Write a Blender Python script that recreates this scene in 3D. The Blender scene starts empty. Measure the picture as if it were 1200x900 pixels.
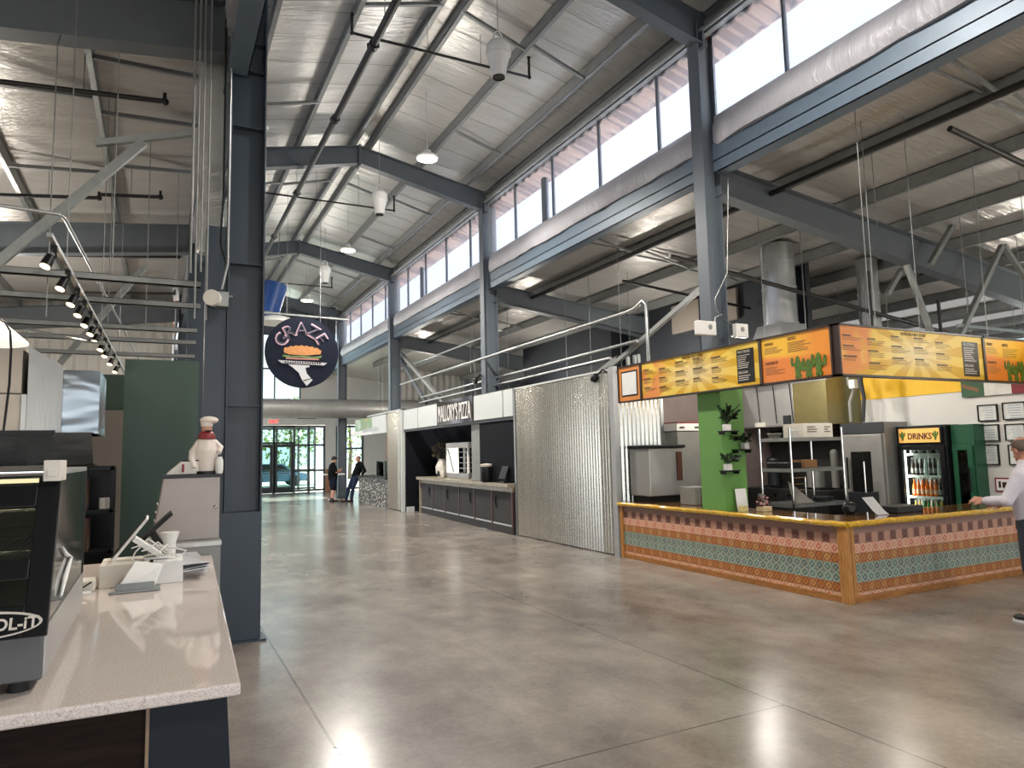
import bpy, bmesh, math, random
from mathutils import Vector, Matrix
RND = random.Random(11)
SC = bpy.context.scene
COL = SC.collection
PI = math.pi

# ------------------------------------------------------------------ camera
F_PX = 820.0
def _basis():
    dy = Vector((185 - 600, 540 - 450, F_PX)).normalized()
    dx = Vector((2120 - 600, 496 - 450, F_PX))
    dx = (dx - dy * dx.dot(dy)).normalized()
    dz = dx.cross(dy)
    if dz.y > 0: dz = -dz
    return dx, dy, dz
BX, BY, BZ = _basis()
EYE = Vector((0, 0, 1.7))
def toworld(c): return Vector((BX.dot(c), BY.dot(c), BZ.dot(c)))
def at(x, y, X=None, Y=None, Z=None):
    """a point of the place, from its sighting (1200x900) and one known coordinate"""
    d = toworld(Vector((x - 600, y - 450, F_PX)))
    if X is not None: t = X / d.x
    elif Y is not None: t = Y / d.y
    else: t = (Z - EYE.z) / d.z
    return EYE + d * t
cam = bpy.data.cameras.new('camera')
cam.sensor_width = 36.0
cam.lens = 36.0 * F_PX / 1200
cam.clip_end = 400
camo = bpy.data.objects.new('camera', cam)
COL.objects.link(camo)
r_, d_, f_ = toworld(Vector((1, 0, 0))), toworld(Vector((0, 1, 0))), toworld(Vector((0, 0, 1)))
camo.matrix_world = Matrix(((r_.x, -d_.x, -f_.x, 0), (r_.y, -d_.y, -f_.y, 0), (r_.z, -d_.z, -f_.z, 1.7), (0, 0, 0, 1)))
SC.camera = camo

# ------------------------------------------------------------------ mesh builder
W = {}
class MB:
    def __init__(s): s.v = []; s.f = []; s.m = []; s.cur = 0
    def use(s, i): s.cur = i; return s
    def add(s, vs, fs):
        n = len(s.v)
        s.v += [Vector(p) for p in vs]
        for f in fs: s.f.append([n + i for i in f]); s.m.append(s.cur)
        return s
    def box(s, x0, x1, y0, y1, z0, z1, rot=None, piv=None):
        vs = [Vector((x, y, z)) for z in (z0, z1) for y in (y0, y1) for x in (x0, x1)]
        if rot is not None:
            p = Vector(piv) if piv is not None else Vector(((x0 + x1) / 2, (y0 + y1) / 2, (z0 + z1) / 2))
            vs = [p + rot @ (v - p) for v in vs]
        return s.add(vs, [(0, 2, 3, 1), (4, 5, 7, 6), (0, 1, 5, 4), (2, 6, 7, 3), (0, 4, 6, 2), (1, 3, 7, 5)])
    def hexa(s, b, t):
        return s.add(list(b) + list(t), [(3, 2, 1, 0), (4, 5, 6, 7), (0, 1, 5, 4), (1, 2, 6, 5), (2, 3, 7, 6), (3, 0, 4, 7)])
    def prism(s, poly, axis, a, b):
        def P(u, v, w):
            return {'x': (w, u, v), 'y': (u, w, v), 'z': (u, v, w)}[axis]
        n = len(poly)
        vs = [P(u, v, a) for u, v in poly] + [P(u, v, b) for u, v in poly]
        fs = [tuple(range(n))[::-1], tuple(range(n, 2 * n))] + [(i, (i + 1) % n, n + (i + 1) % n, n + i) for i in range(n)]
        return s.add(vs, fs)
    def frame(s, d):
        d = Vector(d).normalized()
        u = d.cross(Vector((0, 0, 1)))
        if u.length < 1e-3: u = d.cross(Vector((0, 1, 0)))
        u.normalize()
        return u, d.cross(u)
    def cyl(s, p0, p1, r0, r1=None, n=12, cap=True):
        p0, p1 = Vector(p0), Vector(p1)
        if r1 is None: r1 = r0
        u, w = s.frame(p1 - p0)
        vs = []
        for p, r in ((p0, r0), (p1, r1)):
            for i in range(n):
                a = 2 * PI * i / n
                vs.append(p + u * (r * math.cos(a)) + w * (r * math.sin(a)))
        fs = [(i, (i + 1) % n, n + (i + 1) % n, n + i) for i in range(n)]
        if cap: fs += [tuple(range(n))[::-1], tuple(range(n, 2 * n))]
        return s.add(vs, fs)
    def tube(s, pts, r, n=8, cap=True):
        pts = [Vector(p) for p in pts]
        rs = r if isinstance(r, (list, tuple)) else [r] * len(pts)
        vs = []; u = None
        for k, p in enumerate(pts):
            d = (pts[min(k + 1, len(pts) - 1)] - pts[max(k - 1, 0)]).normalized()
            if u is None: u, w = s.frame(d)
            else:
                u = (u - d * u.dot(d)).normalized(); w = d.cross(u)
            for i in range(n):
                a = 2 * PI * i / n
                vs.append(p + u * (rs[k] * math.cos(a)) + w * (rs[k] * math.sin(a)))
        fs = []
        for k in range(len(pts) - 1):
            for i in range(n):
                j = (i + 1) % n
                fs.append((k * n + i, k * n + j, (k + 1) * n + j, (k + 1) * n + i))
        if cap: fs += [tuple(range(n))[::-1], tuple(range((len(pts) - 1) * n, len(pts) * n))]
        return s.add(vs, fs)
    def bar(s, p0, p1, a, b, up=(0, 0, 1)):
        """rectangular bar from p0 to p1, a across, b along up"""
        p0, p1, up = Vector(p0), Vector(p1), Vector(up)
        d = (p1 - p0).normalized()
        side = d.cross(up).normalized(); u = side.cross(d)
        q = [side * (sx * a / 2) + u * (sz * b / 2) for sx, sz in ((-1, -1), (1, -1), (1, 1), (-1, 1))]
        return s.hexa([p0 + k for k in q], [p1 + k for k in q])
    def ibeam(s, p0, p1, w, d0, d1=None, tf=.016, tw=.012, up=(0, 0, 1)):
        """I section whose web lies in the plane of p0-p1 and up; p0, p1 on its top"""
        p0, p1, up = Vector(p0), Vector(p1), Vector(up).normalized()
        if d1 is None: d1 = d0
        side = (p1 - p0).normalized().cross(up).normalized()
        def slab(a0, a1, ww):
            h = side * (ww / 2)
            s.hexa([p0 - up * a0[0] - h, p0 - up * a0[0] + h, p1 - up * a1[0] + h, p1 - up * a1[0] - h],
                   [p0 - up * a0[1] - h, p0 - up * a0[1] + h, p1 - up * a1[1] + h, p1 - up * a1[1] - h])
        slab((tf, 0)[::-1], (0, tf), w)
        slab((tf, d0 - tf), (tf, d1 - tf), tw)
        slab((d0 - tf, d0), (d1 - tf, d1), w)
        return s
    def lathe(s, prof, c=(0, 0, 0), n=20, sx=1, sy=1):
        c = Vector(c); vs = []; fs = []
        for r, z in prof:
            for i in range(n):
                a = 2 * PI * i / n
                vs.append(c + Vector((r * math.cos(a) * sx, r * math.sin(a) * sy, z)))
        for k in range(len(prof) - 1):
            for i in range(n):
                j = (i + 1) % n
                fs.append((k * n + i, k * n + j, (k + 1) * n + j, (k + 1) * n + i))
        if prof[0][0] > 1e-4: fs.append(tuple(range(n))[::-1])
        if prof[-1][0] > 1e-4: fs.append(tuple(range((len(prof) - 1) * n, len(prof) * n)))
        return s.add(vs, fs)
    def ball(s, c, r, n=12, m=8, rot=None):
        if not isinstance(r, (tuple, list)): r = (r, r, r)
        c = Vector(c); vs = []; fs = []
        for k in range(m + 1):
            t = PI * k / m
            for i in range(n):
                a = 2 * PI * i / n
                p = Vector((r[0] * math.sin(t) * math.cos(a), r[1] * math.sin(t) * math.sin(a), r[2] * math.cos(t)))
                vs.append(c + (rot @ p if rot is not None else p))
        for k in range(m):
            for i in range(n):
                j = (i + 1) % n
                fs.append((k * n + i, (k + 1) * n + i, (k + 1) * n + j, k * n + j))
        return s.add(vs, fs)
    def disc(s, c, nrm, r, th, n=40):
        c, nrm = Vector(c), Vector(nrm).normalized()
        return s.cyl(c - nrm * th / 2, c + nrm * th / 2, r, n=n)
    def text(s, body, size, org, ux, uy, ext=.002, sx=1.0, align='LEFT', width=None, space=1.0, bold=0):
        cu = bpy.data.curves.new('t', 'FONT'); cu.body = body; cu.size = size; cu.align_x = align
        cu.extrude = 0; cu.resolution_u = 3; cu.space_character = space; cu.offset = bold * size
        o = bpy.data.objects.new('t', cu); COL.objects.link(o)
        me = o.to_mesh()
        ux, uy, org = Vector(ux).normalized(), Vector(uy).normalized(), Vector(org)
        nz = ux.cross(uy)
        if width and len(me.vertices):
            xs = [v.co.x for v in me.vertices]
            sx = width / max(1e-6, max(xs) - min(xs))
        vs = [org + ux * (v.co.x * sx) + uy * v.co.y + nz * ext for v in me.vertices]
        fs = [tuple(p.vertices) for p in me.polygons]
        nv = len(vs)
        back = [v - nz * ext for v in vs]
        cnt = {}
        for f in fs:
            for a, b in zip(f, f[1:] + f[:1]): cnt[(a, b)] = 1
        sides = [(b, a, a + nv, b + nv) for a, b in cnt if (b, a) not in cnt]
        s.add(vs + back, fs + sides)
        o.to_mesh_clear()
        bpy.data.objects.remove(o); bpy.data.curves.remove(cu)
        return s
    def corr(s, p0, p1, z0, z1, amp=.024, pitch=.084, th=.006, per=6, nrm=None):
        """vertical corrugated sheet from p0 to p1 (xy)"""
        p0, p1 = Vector((p0[0], p0[1], 0)), Vector((p1[0], p1[1], 0))
        d = p1 - p0; L = d.length; d.normalize()
        nr = Vector(nrm) if nrm else Vector((-d.y, d.x, 0))
        n = max(2, int(L / pitch * per))
        vs = []
        for z in (z0, z1):
            for off in (0, th):
                for i in range(n + 1):
                    q = L * i / n
                    vs.append(p0 + d * q + nr * (amp * math.sin(2 * PI * q / pitch) - off) + Vector((0, 0, z)))
        m = n + 1; fs = []
        for i in range(n):
            fs.append((i, i + 1, 2 * m + i + 1, 2 * m + i))
            fs.append((m + i + 1, m + i, 3 * m + i, 3 * m + i + 1))
            fs.append((2 * m + i, 2 * m + i + 1, 3 * m + i + 1, 3 * m + i))
            fs.append((i + 1, i, m + i, m + i + 1))
        return s.add(vs, fs)
    def build(s, name, mats, parent=None, base=None, smooth=None, bevel=0, seg=2):
        if not isinstance(mats, (list, tuple)): mats = [mats]
        off = W[parent] if parent is not None else Vector(base if base is not None else (0, 0, 0))
        me = bpy.data.meshes.new(name)
        me.from_pydata([tuple(v - off) for v in s.v], [], s.f)
        for m in mats: me.materials.append(m)
        me.polygons.foreach_set('material_index', s.m)
        bm = bmesh.new(); bm.from_mesh(me)
        bmesh.ops.recalc_face_normals(bm, faces=bm.faces)
        bm.to_mesh(me); bm.free()
        if smooth:
            me.polygons.foreach_set('use_smooth', [True] * len(me.polygons))
            me.set_sharp_from_angle(angle=math.radians(smooth if smooth > 1 else 40))
        me.update()
        o = bpy.data.objects.new(name, me)
        COL.objects.link(o)
        if parent is not None: o.parent = parent
        else: o.location = off
        W[o] = off
        if bevel:
            b = o.modifiers.new('edge', 'BEVEL'); b.width = bevel; b.segments = seg; b.limit_method = 'ANGLE'; b.angle_limit = math.radians(50)
        return o

def tag(o, label=None, cat=None, group=None, kind=None):
    if label: o['label'] = label
    if cat: o['category'] = cat
    if group: o['group'] = group
    if kind: o['kind'] = kind
    return o
def thing(name, label, cat, base=(0, 0, 0), group=None):
    o = bpy.data.objects.new(name, None); COL.objects.link(o)
    o.empty_display_size = .1
    o.location = Vector(base); W[o] = Vector(base)
    return tag(o, label, cat, group)
def one(name, mb, mats, label, cat, base, group=None, **k):
    return tag(mb.build(name, mats, base=base, **k), label, cat, group)
def struct(name, mb, mats, parent=None, **k):
    o = mb.build(name, mats, parent, **k)
    if parent is None: o['kind'] = 'structure'
    return o
def dup(o, loc, label=None, rz=None):
    c = o.copy(); COL.objects.link(c); c.location = Vector(loc); W[c] = Vector(loc)
    if rz is not None: c.rotation_euler = (0, 0, rz)
    if label: c['label'] = label
    for ch in list(o.children):
        d = ch.copy(); COL.objects.link(d); d.parent = c
        for g in list(ch.children):
            e = g.copy(); COL.objects.link(e); e.parent = d
    return c
ORD = ['first', 'second', 'third', 'fourth', 'fifth', 'sixth', 'seventh', 'eighth', 'ninth', 'tenth', 'eleventh', 'twelfth', 'thirteenth', 'fourteenth']

# ------------------------------------------------------------------ materials
def lin(c):
    if isinstance(c, str): c = [int(c[i:i + 2], 16) for i in (0, 2, 4)]
    return tuple(((x / 255) / 12.92 if x / 255 <= .04045 else ((x / 255 + .055) / 1.055) ** 2.4) for x in c) + (1,)
class G:
    def __init__(s, name):
        s.mat = bpy.data.materials.new(name); s.mat.use_nodes = True
        s.t = s.mat.node_tree; s.p = s.t.nodes['Principled BSDF']; s.out = s.t.nodes['Material Output']
        s.tc = s.t.nodes.new('ShaderNodeTexCoord')
    def n(s, ty, **k):
        nd = s.t.nodes.new(ty)
        for a, b in k.items(): setattr(nd, a, b)
        return nd
    def put(s, sock, v):
        if hasattr(v, 'is_output') or isinstance(v, bpy.types.NodeSocket): s.t.links.new(v, sock)
        else: sock.default_value = v
    def m(s, op, a, b=0.0, c=None):
        nd = s.n('ShaderNodeMath', operation=op)
        s.put(nd.inputs[0], a); s.put(nd.inputs[1], b)
        if c is not None: s.put(nd.inputs[2], c)
        return nd.outputs[0]
    def mix(s, f, a, b, ty='MIX'):
        nd = s.n('ShaderNodeMix', data_type='RGBA', blend_type=ty)
        s.put(nd.inputs[0], f); s.put(nd.inputs[6], a); s.put(nd.inputs[7], b)
        return nd.outputs[2]
    def xyz(s, vec=None):
        nd = s.n('ShaderNodeSeparateXYZ'); s.t.links.new(vec or s.tc.outputs['Object'], nd.inputs[0])
        return nd.outputs
    def vec(s, x, y, z):
        nd = s.n('ShaderNodeCombineXYZ')
        s.put(nd.inputs[0], x); s.put(nd.inputs[1], y); s.put(nd.inputs[2], z)
        return nd.outputs[0]
    def scl(s, sc):
        nd = s.n('ShaderNodeMapping'); s.t.links.new(s.tc.outputs['Object'], nd.inputs[0]); nd.inputs['Scale'].default_value = sc
        return nd.outputs[0]
    def noise(s, scale, detail=4, vec=None, rough=.55, dist=0):
        nd = s.n('ShaderNodeTexNoise'); s.t.links.new(vec or s.tc.outputs['Object'], nd.inputs['Vector'])
        nd.inputs['Scale'].default_value = scale; nd.inputs['Detail'].default_value = detail
        nd.inputs['Roughness'].default_value = rough; nd.inputs['Distortion'].default_value = dist
        return nd.outputs['Fac']
    def ramp(s, f, stops, interp='LINEAR'):
        nd = s.n('ShaderNodeValToRGB'); e = nd.color_ramp.elements; nd.color_ramp.interpolation = interp
        while len(e) < len(stops): e.new(.5)
        for k, (p, c) in enumerate(stops): e[k].position = p; e[k].color = c
        s.put(nd.inputs[0], f); return nd.outputs[0]
    def bump(s, h, strength=.3, dist=.02):
        nd = s.n('ShaderNodeBump'); nd.inputs['Strength'].default_value = strength; nd.inputs['Distance'].default_value = dist
        s.t.links.new(h, nd.inputs['Height']); s.t.links.new(nd.outputs[0], s.p.inputs['Normal'])
    def set(s, col=None, rough=None, metal=None, spec=None, coat=None):
        if col is not None: s.put(s.p.inputs['Base Color'], col)
        if rough is not None: s.put(s.p.inputs['Roughness'], rough)
        if metal is not None: s.put(s.p.inputs['Metallic'], metal)
        if spec is not None: s.put(s.p.inputs['Specular IOR Level'], spec)
        if coat is not None: s.put(s.p.inputs['Coat Weight'], coat)
        return s.mat
def mk(name, col, rough=.5, metal=0, var=.12, vs=6, bump=0, bs=40, spec=.5, coat=0, stretch=None):
    g = G(name); c = lin(col)
    if var:
        nz = g.noise(vs, 4, g.scl(stretch) if stretch else None)
        lo = tuple(x * (1 - var) for x in c[:3]) + (1,); hi = tuple(min(1, x * (1 + var)) for x in c[:3]) + (1,)
        colr = g.ramp(nz, [(.3, lo), (.7, hi)])
    else: colr = c
    if bump: g.bump(g.noise(bs, 3, g.scl(stretch) if stretch else None), bump)
    return g.set(colr, rough, metal, spec, coat)
def glow(name, col, st):
    g = G(name); g.set(lin(col), .5)
    g.p.inputs['Emission Color'].default_value = lin(col); g.p.inputs['Emission Strength'].default_value = st
    return g.mat
def glassy(name, col, gloss=.08, rough=.02, frost=0):
    g = G(name)
    t = g.n('ShaderNodeBsdfTransparent'); t.inputs[0].default_value = lin(col)
    gl = g.n('ShaderNodeBsdfGlossy'); gl.inputs['Roughness'].default_value = rough
    fr = g.n('ShaderNodeFresnel'); fr.inputs[0].default_value = 1.45
    ms = g.n('ShaderNodeMixShader'); g.t.links.new(g.m('MULTIPLY', fr.outputs[0], gloss * 10), ms.inputs[0])
    if frost:
        tl = g.n('ShaderNodeBsdfTranslucent'); tl.inputs[0].default_value = (.9, .9, .94, 1)
        mf = g.n('ShaderNodeMixShader'); mf.inputs[0].default_value = frost
        g.t.links.new(t.outputs[0], mf.inputs[1]); g.t.links.new(tl.outputs[0], mf.inputs[2]); t = mf
    g.t.links.new(t.outputs[0], ms.inputs[1]); g.t.links.new(gl.outputs[0], ms.inputs[2])
    g.t.links.new(ms.outputs[0], g.out.inputs[0])
    return g.mat

STEEL3 = mk('grey_painted_steel', (88, 96, 105), .45, 0, .06, 2)
STEEL = mk('dark_painted_steel', (84, 90, 95), .5, 0, .08, 3)
STEEL2 = mk('painted_column_steel', (46, 56, 67), .42, 0, .06, 2)
GALV = mk('galvanised_steel', (150, 153, 152), .42, .75, .12, 9)
GALVD = mk('grey_primed_purlin', (136, 138, 137), .5, .35, .1, 8)
CONDUIT = mk('zinc_conduit', (178, 180, 180), .35, .8, .05)
BLACKP = mk('black_iron_pipe', (34, 31, 31), .5, .2, .15, 20)
WHITE = mk('white_plastic', (225, 224, 220), .45, 0, .03)
BLACK = mk('black_plastic', (15, 16, 18), .4, 0, .05, spec=.3)
DARK = mk('charcoal_panel', (36, 39, 44), .5, 0, .08)
STAIN = mk('brushed_stainless', (176, 176, 174), .32, .5, .06, 3, .12, 60, stretch=(1, 1, .08))
STAIND = mk('dull_stainless', (140, 139, 135), .42, .35, .08, 4)
CHROME = mk('chrome', (210, 210, 210), .12, 1, 0)
PAPER = mk('white_paper', (228, 228, 226), .7, 0, .03)
CARDW = mk('white_carton', (215, 210, 200), .7, 0, .05)
BROWNBOX = mk('brown_carton', (134, 98, 62), .8, 0, .1)
GREENP = mk('green_painted_wall', (70, 90, 80), .55, 0, .05, 1.5)
GREENL = mk('lime_green_wall', (98, 148, 72), .6, 0, .04, 2)
WALLW = mk('white_painted_wall', (206, 205, 200), .6, 0, .03, 2)
WALLB = mk('beige_wallboard', (138, 128, 118), .6, 0, .06, 2)
NAVY = mk('dark_navy_wall', (16, 19, 26), .8, 0, .1, 1.5, spec=.15)
DARKW = mk('dark_grey_partition', (40, 44, 50), .65, 0, .12, 1.2)
LIGHTP = mk('pale_grey_fascia', (196, 200, 198), .45, 0, .03, 2)
YELLOW = mk('yellow_paint', (226, 178, 28), .55, 0, .04)
RED = mk('red_paint', (130, 36, 40), .55, 0, .05)
GREENF = mk('fridge_green', (24, 78, 52), .4, 0, .06)
LAMPW = glow('lamp_glow', (255, 226, 170), 14)
LAMPT = glow('spot_glow', (255, 214, 160), 9)
LAMPI = glow('led_panel', (255, 243, 215), 2.6)
SKINM = mk('skin', (190, 142, 118), .5, 0, .06, 30)
RUBBER = mk('black_rubber', (18, 18, 18), .7, 0, .05)

def m_floor():
    g = G('polished_concrete')
    a = g.noise(.55, 6, None, .6); b = g.noise(2.6, 5, g.scl((1, .6, 1)), .6); c = g.noise(26, 4); d = g.noise(.23, 3)
    f = g.m('ADD', g.m('ADD', g.m('MULTIPLY', a, .42), g.m('MULTIPLY', b, .3)), g.m('ADD', g.m('MULTIPLY', c, .12), g.m('MULTIPLY', d, .16)))
    col = g.ramp(f, [(.36, lin((90, 83, 77))), (.46, lin((124, 116, 109))), (.53, lin((142, 134, 126))), (.64, lin((170, 161, 152)))])
    st = g.ramp(g.noise(1.1, 4, g.scl((.6, 1, 1)), .6), [(.5, (0, 0, 0, 1)), (.85, (1, 1, 1, 1))])
    col = g.mix(g.m('MULTIPLY', st, .5), col, lin((108, 99, 91)))
    x = g.xyz()
    def joint(v, p, w=.006):
        return g.m('LESS_THAN', g.m('ABSOLUTE', g.m('SUBTRACT', v, p)), w)
    j = joint(x[0], 3.74, .006)
    j = g.m('MAXIMUM', j, joint(x[0], .97, .009))
    for yy in (3.51, 8.1, 14.75, 22.2): j = g.m('MAXIMUM', j, g.m('MULTIPLY', joint(x[1], yy, .006), g.m('LESS_THAN', x[0], 3.74)))
    col = g.mix(g.m('MULTIPLY', j, .75), col, lin((52, 46, 42)))
    g.bump(g.noise(5, 3), .05, .008)
    ro = g.m('ADD', .18, g.m('MULTIPLY', a, .09))
    return g.set(col, ro, 0, .6)
FLOORM = m_floor()

def m_foil(name, c0, c1, axis):
    g = G(name)
    st = (1, .25, 1) if axis == 'x' else (.25, 1, 1)
    w = g.noise(3.2, 5, g.scl((.35, 2.2, 1)), .6, .6)
    big = g.noise(.7, 3)
    col = g.mix(g.m('MULTIPLY', w, 1.0), lin(c0), lin(c1))
    col = g.mix(g.m('MULTIPLY', big, .35), col, lin((150, 147, 143)))
    g.bump(g.m('ADD', g.noise(2.6, 5, g.scl((.3, 2.4, 1)), .6, .8), g.m('MULTIPLY', g.noise(14, 3, g.scl((.5, 2, 1))), .3)), .5, .06)
    return g.set(col, .3, .42, .5)
FOIL = m_foil('foil_faced_insulation', (188, 187, 184), (236, 235, 232), 'x')
FOILD = m_foil('foil_insulation_aisle', (172, 168, 163), (214, 210, 204), 'x')

def m_vinyl():
    g = G('white_vinyl_wrap')
    g.bump(g.m('ADD', g.noise(3.5, 5, g.scl((1, 3.2, .5)), .65, 1.6), g.m('MULTIPLY', g.noise(1.3, 2), .6)), .55, .05)
    col = g.ramp(g.noise(1.2, 4), [(.3, lin((158, 157, 164))), (.7, lin((184, 183, 190)))])
    return g.set(col, .32, .05, .6)
VINYL = m_vinyl()

def m_corr(name, c0, c1):
    g = G(name)
    col = g.mix(g.noise(.9, 5, g.scl((5, 5, .15)), .75), lin(c0), lin(c1))
    g.bump(g.noise(30, 3, g.scl((1, 1, .2))), .1, .005)
    return g.set(col, .25, .78)
CORR = m_corr('corrugated_galvanised', (176, 174, 166), (238, 236, 226))
CORRW = mk('ribbed_pale_cladding', (186, 183, 176), .5, .1, .07, 1.5)
CORRD = mk('ribbed_dark_cladding', (60, 65, 72), .5, .1, .07, 1.5)
DUCT = mk('galvanised_duct', (184, 186, 188), .28, .6, .1, 5, .1, 12)
DUCTS = mk('spiral_duct_grey', (150, 150, 148), .45, .4, .08, 3)
def m_soffit():
    g = G('reddish_striped_soffit'); y = g.xyz()[1]
    f = g.m('LESS_THAN', g.m('FRACT', g.m('DIVIDE', y, .24)), .42)  # stripes set in the colour, dark and pale red by turns
    return g.set(g.mix(f, lin((214, 168, 140)), lin((112, 58, 44))), .7)
ROOFOUT = m_soffit()

def m_tiles():
    g = G('patterned_talavera_tiles')
    x = g.xyz(); ts = .1045
    u = g.m('SUBTRACT', x[0], x[1]); v = x[2]
    su, sv = g.m('DIVIDE', u, ts), g.m('DIVIDE', v, ts)
    fu, fv = g.m('SUBTRACT', g.m('FRACT', su), .5), g.m('SUBTRACT', g.m('FRACT', sv), .5)
    au, av = g.m('ABSOLUTE', fu), g.m('ABSOLUTE', fv)
    r = g.m('SQRT', g.m('ADD', g.m('MULTIPLY', fu, fu), g.m('MULTIPLY', fv, fv)))
    dia = g.m('ADD', au, av)
    orn = g.m('GREATER_THAN', g.m('SINE', g.m('ADD', g.m('MULTIPLY', r, 17), .6)), .15)
    orn2 = g.m('MULTIPLY', g.m('LESS_THAN', g.m('ABSOLUTE', g.m('SUBTRACT', au, av)), .09), g.m('GREATER_THAN', r, .16))
    row = g.m('FLOOR', sv)
    par = g.m('MODULO', g.m('ADD', g.m('FLOOR', su), 500.0), 2.0)
    def ramp(cols):
        n = len(cols)
        return g.ramp(g.m('DIVIDE', g.m('ADD', row, .5), n), [(k / n, lin(c)) for k, c in enumerate(cols)], 'CONSTANT')
    # rows from the floor up
    base = ramp([(206, 150, 120), (198, 122, 48), (44, 98, 100), (40, 92, 104), (196, 122, 52), (200, 98, 76), (186, 140, 120), (140, 108, 98)])
    deco = ramp([(224, 200, 166), (116, 60, 36), (186, 196, 176), (178, 184, 160), (120, 62, 40), (232, 200, 172), (186, 140, 120), (150, 118, 106)])
    alt = ramp([(186, 92, 78), (214, 150, 82), (66, 122, 118), (58, 116, 120), (212, 158, 92), (214, 140, 112), (88, 44, 42), (140, 108, 98)])
    b2 = g.mix(par, base, alt)
    plain = g.m('GREATER_THAN', row, 5.5)
    f = g.m('MULTIPLY', g.m('ADD', g.m('MULTIPLY', orn, .7), g.m('MULTIPLY', orn2, .3)), g.m('SUBTRACT', 1.0, g.m('MULTIPLY', plain, .75)))
    col = g.mix(f, b2, deco)
    gr = g.m('GREATER_THAN', g.m('MAXIMUM', au, av), .485)
    col = g.mix(g.m('MULTIPLY', gr, .6), col, lin((150, 132, 116)))
    col = g.mix(g.m('MULTIPLY', g.noise(16, 3), .25), col, lin((150, 110, 92)))
    return g.set(col, .32, 0, .5)
TILES = m_tiles()

def m_burst(name, left, right):
    g = G(name); x = g.xyz()
    u = g.m('SUBTRACT', x[0], x[1]); v = x[2]
    ang = g.m('ARCTAN2', v, g.m('MULTIPLY', u, .5))
    ray = g.m('GREATER_THAN', g.m('ADD', g.m('SINE', g.m('MULTIPLY', ang, 11)), g.m('MULTIPLY', g.m('SUBTRACT', g.noise(1.5, 2), .5), 2)), .1)
    rad = g.m('SQRT', g.m('ADD', g.m('MULTIPLY', u, u), g.m('MULTIPLY', g.m('MULTIPLY', v, v), 9)))
    c = g.mix(ray, lin((236, 200, 84)), lin((216, 168, 36)))
    c = g.mix(g.ramp(rad, [(.0, (.85, .85, .85, 1)), (.75, (0, 0, 0, 1))]), c, lin((238, 220, 172)))
    c = g.mix(g.m('MULTIPLY', g.ramp(g.m('ADD', u, 1.0), [(left, (1, 1, 1, 1)), (left + .3, (0, 0, 0, 1))]), g.ramp(g.noise(2.2, 2), [(.42, (0, 0, 0, 1)), (.55, (1, 1, 1, 1))])), c, lin((226, 142, 74)))
    return g.set(c, .45, 0, .3)
BURST = m_burst('sunburst_menu_print', .15, 1)
def m_split(name, top, bot):
    g = G(name); x = g.xyz()
    u = g.m('SUBTRACT', x[0], x[1])
    f = g.ramp(g.m('ADD', x[2], g.m('ADD', .5, g.m('MULTIPLY', u, .08))), [(.47, lin(bot)), (.53, lin(top))])
    return g.set(g.mix(g.ramp(g.m('ADD', u, .5), [(.35, (0, 0, 0, 1)), (.8, (.8, .8, .8, 1))]), f, lin((232, 132, 40))), .35)
SPLIT = m_split('orange_menu_print', (242, 186, 40), (232, 130, 44))
ORANGE = mk('orange_print', (222, 142, 70), .4, 0, .05)
INK = mk('dark_print', (58, 40, 24), .5, 0, 0)
INKS = mk('small_print', (112, 82, 44), .5, 0, 0)
INKW = mk('pale_print', (214, 206, 196), .5, 0, 0)
CACT = mk('cactus_green_print', (78, 110, 32), .5, 0, .45, 38)
def m_wood(name, c0, c1, sc=(1, 1, 8), rough=.45, coat=0, spec=.5):
    g = G(name)
    n = g.noise(4, 5, g.scl(sc), .6, 1.5)
    return g.set(g.ramp(n, [(.3, lin(c0)), (.7, lin(c1))]), rough, 0, spec, coat)
PINE = m_wood('varnished_pine', (150, 96, 44), (206, 150, 84), (14, 14, 1.2), .4)
PINEH = m_wood('varnished_pine_rail', (120, 72, 32), (190, 130, 66), (1.5, 1.5, 14), .4)
LIVE = m_wood('yellow_live_edge', (150, 104, 10), (232, 188, 50), (6, 6, 14), .18, .6)
BARTOP = m_wood('glossy_bar_top', (104, 72, 44), (168, 122, 70), (2, 2, 2), .1, .8)
WALNUT = m_wood('dark_brown_wood', (22, 15, 12), (42, 29, 22), (1, 1, 9), .6, 0, .12)
GREYW = m_wood('grey_washed_panel', (34, 33, 34), (58, 56, 57), (8, 8, .7), .75)
GREYT = m_wood('grey_stained_top', (120, 108, 92), (168, 156, 136), (2, .7, 6), .35)
MAROON = mk('maroon_divider', (64, 28, 32), .5)
def m_quartz():
    g = G('speckled_quartz')
    a = g.noise(190, 2); b = g.noise(5, 4)
    c = g.ramp(a, [(.34, lin((186, 172, 162))), (.46, lin((224, 212, 204))), (.75, lin((240, 232, 226)))])
    return g.set(g.mix(g.m('MULTIPLY', b, .3), c, lin((196, 178, 166))), .05, 0, .5, .2)
QUARTZ = m_quartz()
def m_stone():
    g = G('mosaic_pebble_cladding')
    v = g.n('ShaderNodeTexVoronoi'); v.inputs['Scale'].default_value = 1.0
    g.t.links.new(g.scl((9, 9, 20)), v.inputs['Vector'])
    c = g.ramp(g.xyz(v.outputs['Color'])[0], [(.1, lin((60, 56, 50))), (.45, lin((128, 120, 108))), (.9, lin((206, 198, 184)))])
    ed = g.ramp(v.outputs['Distance'], [(.45, (0, 0, 0, 1)), (.6, (1, 1, 1, 1))])
    g.bump(v.outputs['Distance'], .5, -.02)
    return g.set(g.mix(ed, c, lin((40, 36, 32))), .5)
STONE = m_stone()
def m_leaf(name, c0, c1):
    g = G(name)
    oi = g.noise(7, 2)
    return g.set(g.ramp(oi, [(.35, lin(c0)), (.65, lin(c1))]), .5)
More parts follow.
